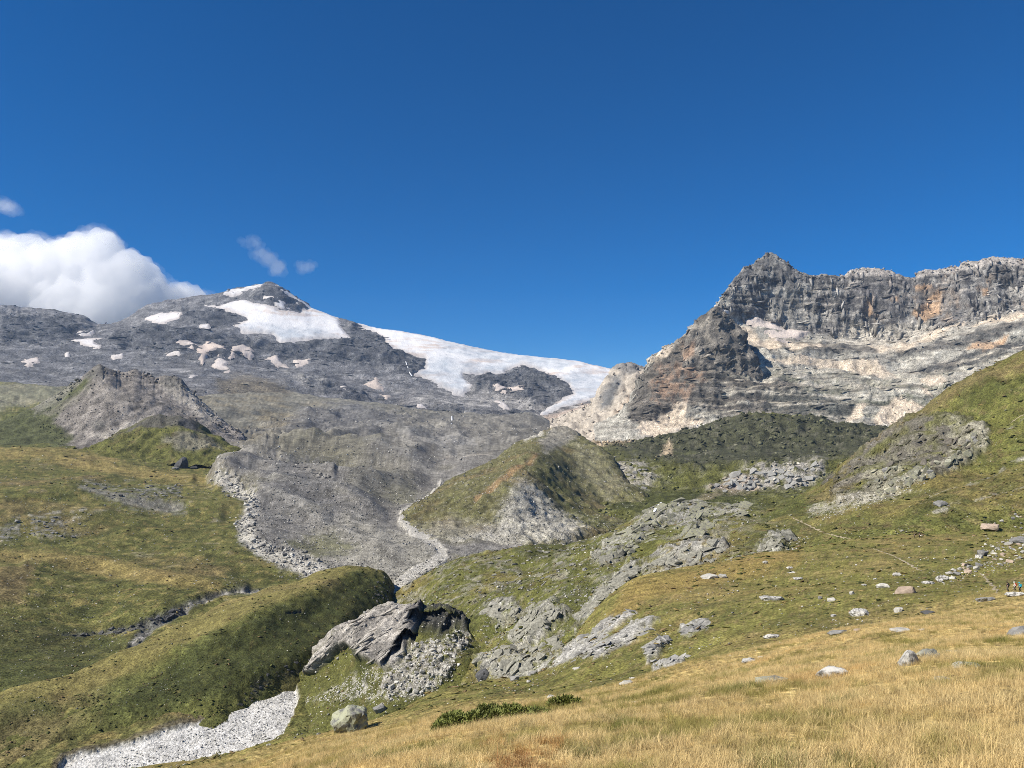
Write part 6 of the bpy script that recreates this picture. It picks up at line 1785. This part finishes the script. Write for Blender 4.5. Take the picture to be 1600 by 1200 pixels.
def skin_figure(name, parent, joints, bones, radii, mat, sub=1):
    me = bpy.data.meshes.new(name)
    keys = list(joints)
    me.from_pydata([joints[k] for k in keys], [(keys.index(a), keys.index(b)) for a, b in bones], [])
    o = bpy.data.objects.new(name, me); COL.objects.link(o)
    sk = o.modifiers.new('skin', 'SKIN')
    for k, v in zip(keys, me.skin_vertices[0].data):
        r = radii[k]
        v.radius = (r, r) if not isinstance(r, tuple) else r
    me.skin_vertices[0].data[0].use_root = True
    if sub:
        sb_ = o.modifiers.new('sub', 'SUBSURF'); sb_.levels = sub; sb_.render_levels = sub
    me.materials.append(mat)
    o.parent = parent
    return o
def cloth(name, c):
    return plain_mat(name, c, scale=.2, vary=.15, rough=.85)
M_SKIN = cloth('skin', (0.45, 0.28, 0.20))
M_HAIR = cloth('hair', (0.05, 0.035, 0.025))
def hiker(x, y, hpx, label, top, legs, pack, hat, face, stride=.22, hat_on=True):
    loc, nor, on = hit(x, y)
    if loc is None:
        return
    s = hpx * loc.y / FPX / 1.75
    e = bpy.data.objects.new('person', None); COL.objects.link(e)
    e.location = loc - Vector((0, 0, .04)); e.rotation_euler = (0, 0, face); e.scale = (s, s, s)
    tag(e, label, 'person', 'hikers on the path')
    st = stride
    J = {'pelvis': (0, 0, .94), 'waist': (0, .01, 1.08), 'chest': (0, .04, 1.30), 'neck': (0, .06, 1.47), 'head0': (0, .08, 1.56), 'head1': (0, .09, 1.70),
         'hl': (-.10, 0, .90), 'kl': (-.11, st * .75, .50), 'al': (-.11, st * .7, .10), 'tl': (-.12, st * .7 + .15, .05),
         'hr': (.10, 0, .90), 'kr': (.11, -st * .1, .49), 'ar': (.11, -st, .13), 'tr': (.12, -st + .13, .05),
         'sl': (-.19, .04, 1.40), 'el': (-.26, -.06, 1.14), 'wl': (-.25, .12, .95), 'fl': (-.24, .18, .89),
         'sr': (.19, .04, 1.40), 'er': (.26, .0, 1.13), 'wr': (.25, .2, 1.0), 'fr': (.24, .27, .97)}
    B = [('pelvis', 'waist'), ('waist', 'chest'), ('chest', 'neck'), ('neck', 'head0'), ('head0', 'head1'), ('pelvis', 'hl'), ('hl', 'kl'), ('kl', 'al'), ('al', 'tl'),
         ('pelvis', 'hr'), ('hr', 'kr'), ('kr', 'ar'), ('ar', 'tr'), ('chest', 'sl'), ('sl', 'el'), ('el', 'wl'), ('wl', 'fl'), ('chest', 'sr'), ('sr', 'er'), ('er', 'wr'), ('wr', 'fr')]
    Rr = {'pelvis': (.15, .11), 'waist': (.13, .10), 'chest': (.16, .11), 'neck': .055, 'head0': .085, 'head1': .08, 'hl': .09, 'kl': .06, 'al': .04, 'tl': .04, 'hr': .09, 'kr': .06, 'ar': .04, 'tr': .04,
          'sl': .06, 'el': .043, 'wl': .032, 'fl': .035, 'sr': .06, 'er': .043, 'wr': .032, 'fr': .035}
    skin_figure('body', e, J, B, Rr, M_SKIN)
    def sub(name, keys, grow, mat):
        b = [q for q in B if q[0] in keys and q[1] in keys]
        rr = {k: (Rr[k] + grow if not isinstance(Rr[k], tuple) else (Rr[k][0] + grow, Rr[k][1] + grow)) for k in keys}
        skin_figure(name, e, {k: J[k] for k in keys}, b, rr, mat)
    sub('jacket', ['waist', 'chest', 'sl', 'el', 'wl', 'sr', 'er', 'wr'], .025, top)
    sub('trousers', ['pelvis', 'hl', 'kl', 'al', 'hr', 'kr', 'ar'], .022, legs)
    for k in ('l', 'r'):
        sub('boot', ['a' + k, 't' + k], .03, M_HAIR)
    bm = bmesh.new()
    bmesh.ops.create_uvsphere(bm, u_segments=12, v_segments=8, radius=.125)
    for v in bm.verts:
        v.co = Vector((v.co.x * .95, v.co.y * 1.1 - .01, max(v.co.z, -.03) )) + Vector((0, .08, 1.68))
        if hat_on and abs(v.co.z - 1.65) < .005:
            v.co.x *= 1.5; v.co.y = .08 + (v.co.y - .08) * 1.5
    o = bpy.data.objects.new('hat' if hat_on else 'hair', to_mesh(bm, 'hat', hat, True)); COL.objects.link(o); o.parent = e
    if pack:
        bm = bmesh.new()
        bmesh.ops.create_cube(bm, size=1)
        for v in bm.verts:
            v.co = Vector((v.co.x * (.30 if v.co.z > 0 else .34), v.co.y * .22 - .17, v.co.z * .52 + 1.25))
        bmesh.ops.bevel(bm, geom=bm.edges[:], offset=.05, segments=2, affect='EDGES')
        o = bpy.data.objects.new('backpack', to_mesh(bm, 'backpack', pack)); COL.objects.link(o); o.parent = e
BLACK = cloth('black_cloth', (0.02, 0.02, 0.022)); RED = cloth('red_cloth', (0.45, 0.05, 0.03)); TEAL = cloth('teal_cloth', (0.03, 0.32, 0.42)); WHT = cloth('white_cloth', (0.7, 0.68, 0.63)); GRY = cloth('grey_cloth', (0.12, 0.11, 0.10))
hiker(1575, 924, 15, 'hiker in black walking in front of two others on the right path', BLACK, GRY, BLACK, BLACK, R(75))
hiker(1586, 924, 15, 'hiker with red pack between a black-clad and a teal-clad hiker', WHT, GRY, RED, WHT, R(70))
hiker(1594, 925, 15, 'hiker in teal at the back of the group of three', TEAL, BLACK, TEAL, TEAL, R(70))
hiker(1437, 840, 8.5, 'distant hiker in dark clothes standing on the grassy brow', BLACK, BLACK, BLACK, BLACK, R(100))
hiker(1429, 840, 6.5, 'smaller distant hiker left of the dark one on the brow', GRY, BLACK, BLACK, BLACK, R(100))

def box_obj(name, lo, hi, mat):
    bm = bmesh.new()
    bmesh.ops.create_cube(bm, size=1)
    for v in bm.verts:
        v.co = Vector([(lo[i] + hi[i]) / 2 + v.co[i] * (hi[i] - lo[i]) for i in range(3)])
    me = bpy.data.meshes.new(name); bm.to_mesh(me); bm.free()
    me.materials.append(mat)
    o = bpy.data.objects.new(name, me); COL.objects.link(o)
    return o
def volume_mat(name, color, density, aniso=0.0):
    m = bpy.data.materials.new(name); m.use_nodes = True
    n, l = m.node_tree.nodes, m.node_tree.links
    n.clear()
    o = n.new('ShaderNodeOutputMaterial'); v = n.new('ShaderNodeVolumePrincipled')
    v.inputs['Color'].default_value = (*color, 1); v.inputs['Density'].default_value = density; v.inputs['Anisotropy'].default_value = aniso
    l.new(v.outputs[0], o.inputs['Volume'])
    return m

# ================================================================== clouds beyond the mountain
def cloud(name, label, x0, y0, d, blobs, dens, seed, voxel, amp, aniso=.2, lam=500):
    """closed lumpy body of even density; blobs = photo centre, radius px, flatness"""
    r = np.random.default_rng(seed)
    bm = bmesh.new()
    for bx, by, br, fl in blobs:
        c = at(bx, by, d + r.uniform(-300, 300))
        rad = br * d / FPX
        m = Matrix.Translation(Vector(c)) @ Matrix.Diagonal((1, 1.0, fl, 1))
        bmesh.ops.create_icosphere(bm, subdivisions=3, radius=rad, matrix=m)
    me = bpy.data.meshes.new(name); bm.to_mesh(me); bm.free()
    o = bpy.data.objects.new(name, me); COL.objects.link(o)
    rm = o.modifiers.new('remesh', 'REMESH'); rm.mode = 'VOXEL'; rm.voxel_size = voxel
    dg = bpy.context.evaluated_depsgraph_get()
    me2 = bpy.data.meshes.new_from_object(o.evaluated_get(dg))
    o.modifiers.clear(); o.data = me2
    n = len(me2.vertices)
    P = np.zeros(n * 3, np.float32); me2.vertices.foreach_get('co', P); P = P.reshape(-1, 3).astype(float)
    N = np.zeros(n * 3, np.float32); me2.vertices.foreach_get('normal', N); N = N.reshape(-1, 3).astype(float)
    h = amp * (1 - 2 * np.abs(perlin(P / lam + seed))) * .6 + amp * .55 * (1 - 2 * np.abs(perlin(P / (lam * .42) + 3))) + amp * .3 * (1 - 2 * np.abs(perlin(P / (lam * .2) + 5))) + amp * .2 * (1 - 2 * np.abs(perlin(P / (lam * .1))))
    P = P + N * h[:, None]
    me2.vertices.foreach_set('co', P.astype(np.float32).ravel()); me2.update()
    rm = o.modifiers.new('remesh', 'REMESH'); rm.mode = 'VOXEL'; rm.voxel_size = voxel * .8      # heal the folds
    me2 = bpy.data.meshes.new_from_object(o.evaluated_get(bpy.context.evaluated_depsgraph_get()))
    o.modifiers.clear(); o.data = me2
    me2.materials.clear()
    me2.materials.append(volume_mat(name + '_vapour', (1.0, 1.0, 1.0), dens, aniso))
    return tag(o, label, 'cloud')
cloud('cloud', 'big white cumulus cloud hanging behind the left mountain ridge', 120, 450, 10500,
  [(-150,430,75,.8),(-80,428,66,.8),(-20,425,46,.85),(30,418,42,.85),(10,455,60,.8),(75,432,46,.85),(115,425,42,.9),(148,404,30,.95),(150,455,58,.85),(190,440,36,.85),(215,470,50,.7),(250,472,36,.6),(280,474,24,.5),(300,474,14,.4),(60,480,70,.7),(-60,480,80,.7),(140,490,70,.6),(225,492,60,.5)],
  .0042, 3, 40, 170, aniso=0, lam=420)
def shreds(path, n, r0, r1, seed):
    r = np.random.default_rng(seed)
    out = []
    P = np.array(path, float)
    for _ in range(n):
        t = r.random() * (len(P) - 1); k = int(t); q = P[k] + (P[k + 1] - P[k]) * (t - k)
        out.append((q[0] + r.normal(0, 6), q[1] + r.normal(0, 3.5), r.uniform(r0, r1), r.uniform(.3, .8)))
    return out
big = [o for o in bpy.data.objects if o.name == 'cloud'][0]
w = cloud('wisps', 'torn wisps', 0, 0, 10500, shreds([(-20,372),(40,370),(95,385),(130,372),(160,362),(185,385),(215,410),(250,440),(290,462),(318,468)], 70, 3, 11, 21), .0007, 15, 18, 70, lam=120)
w.parent = big
del w['label'], w['category']
cloud('cloud', 'small wispy cloud left above the pointed snowy summit', 410, 395, 10500, shreds([(384,374),(400,380),(412,398),(432,414),(438,424)], 34, 2.5, 8, 7), .0006, 7, 14, 60, lam=110)
cloud('cloud', 'tiny cloud puff right of the small wispy cloud', 475, 420, 10500, shreds([(466,422),(484,416)], 12, 2.5, 6, 9), .0006, 9, 14, 45, lam=90)
cloud('cloud', 'faint cloud scrap at the left edge of the sky', 10, 320, 10500, shreds([(-40,312),(-5,318),(22,326)], 26, 3, 9, 12), .0006, 12, 14, 60, lam=110)

# ================================================================== haze
hz = box_obj('haze', (-9500, -90, -260), (9500, 8600, 1520), volume_mat('haze', (0.45, 0.65, 1.0), 1.9e-5))
tag(hz, 'thin blue haze filling the valley air', 'haze', kind='stuff')
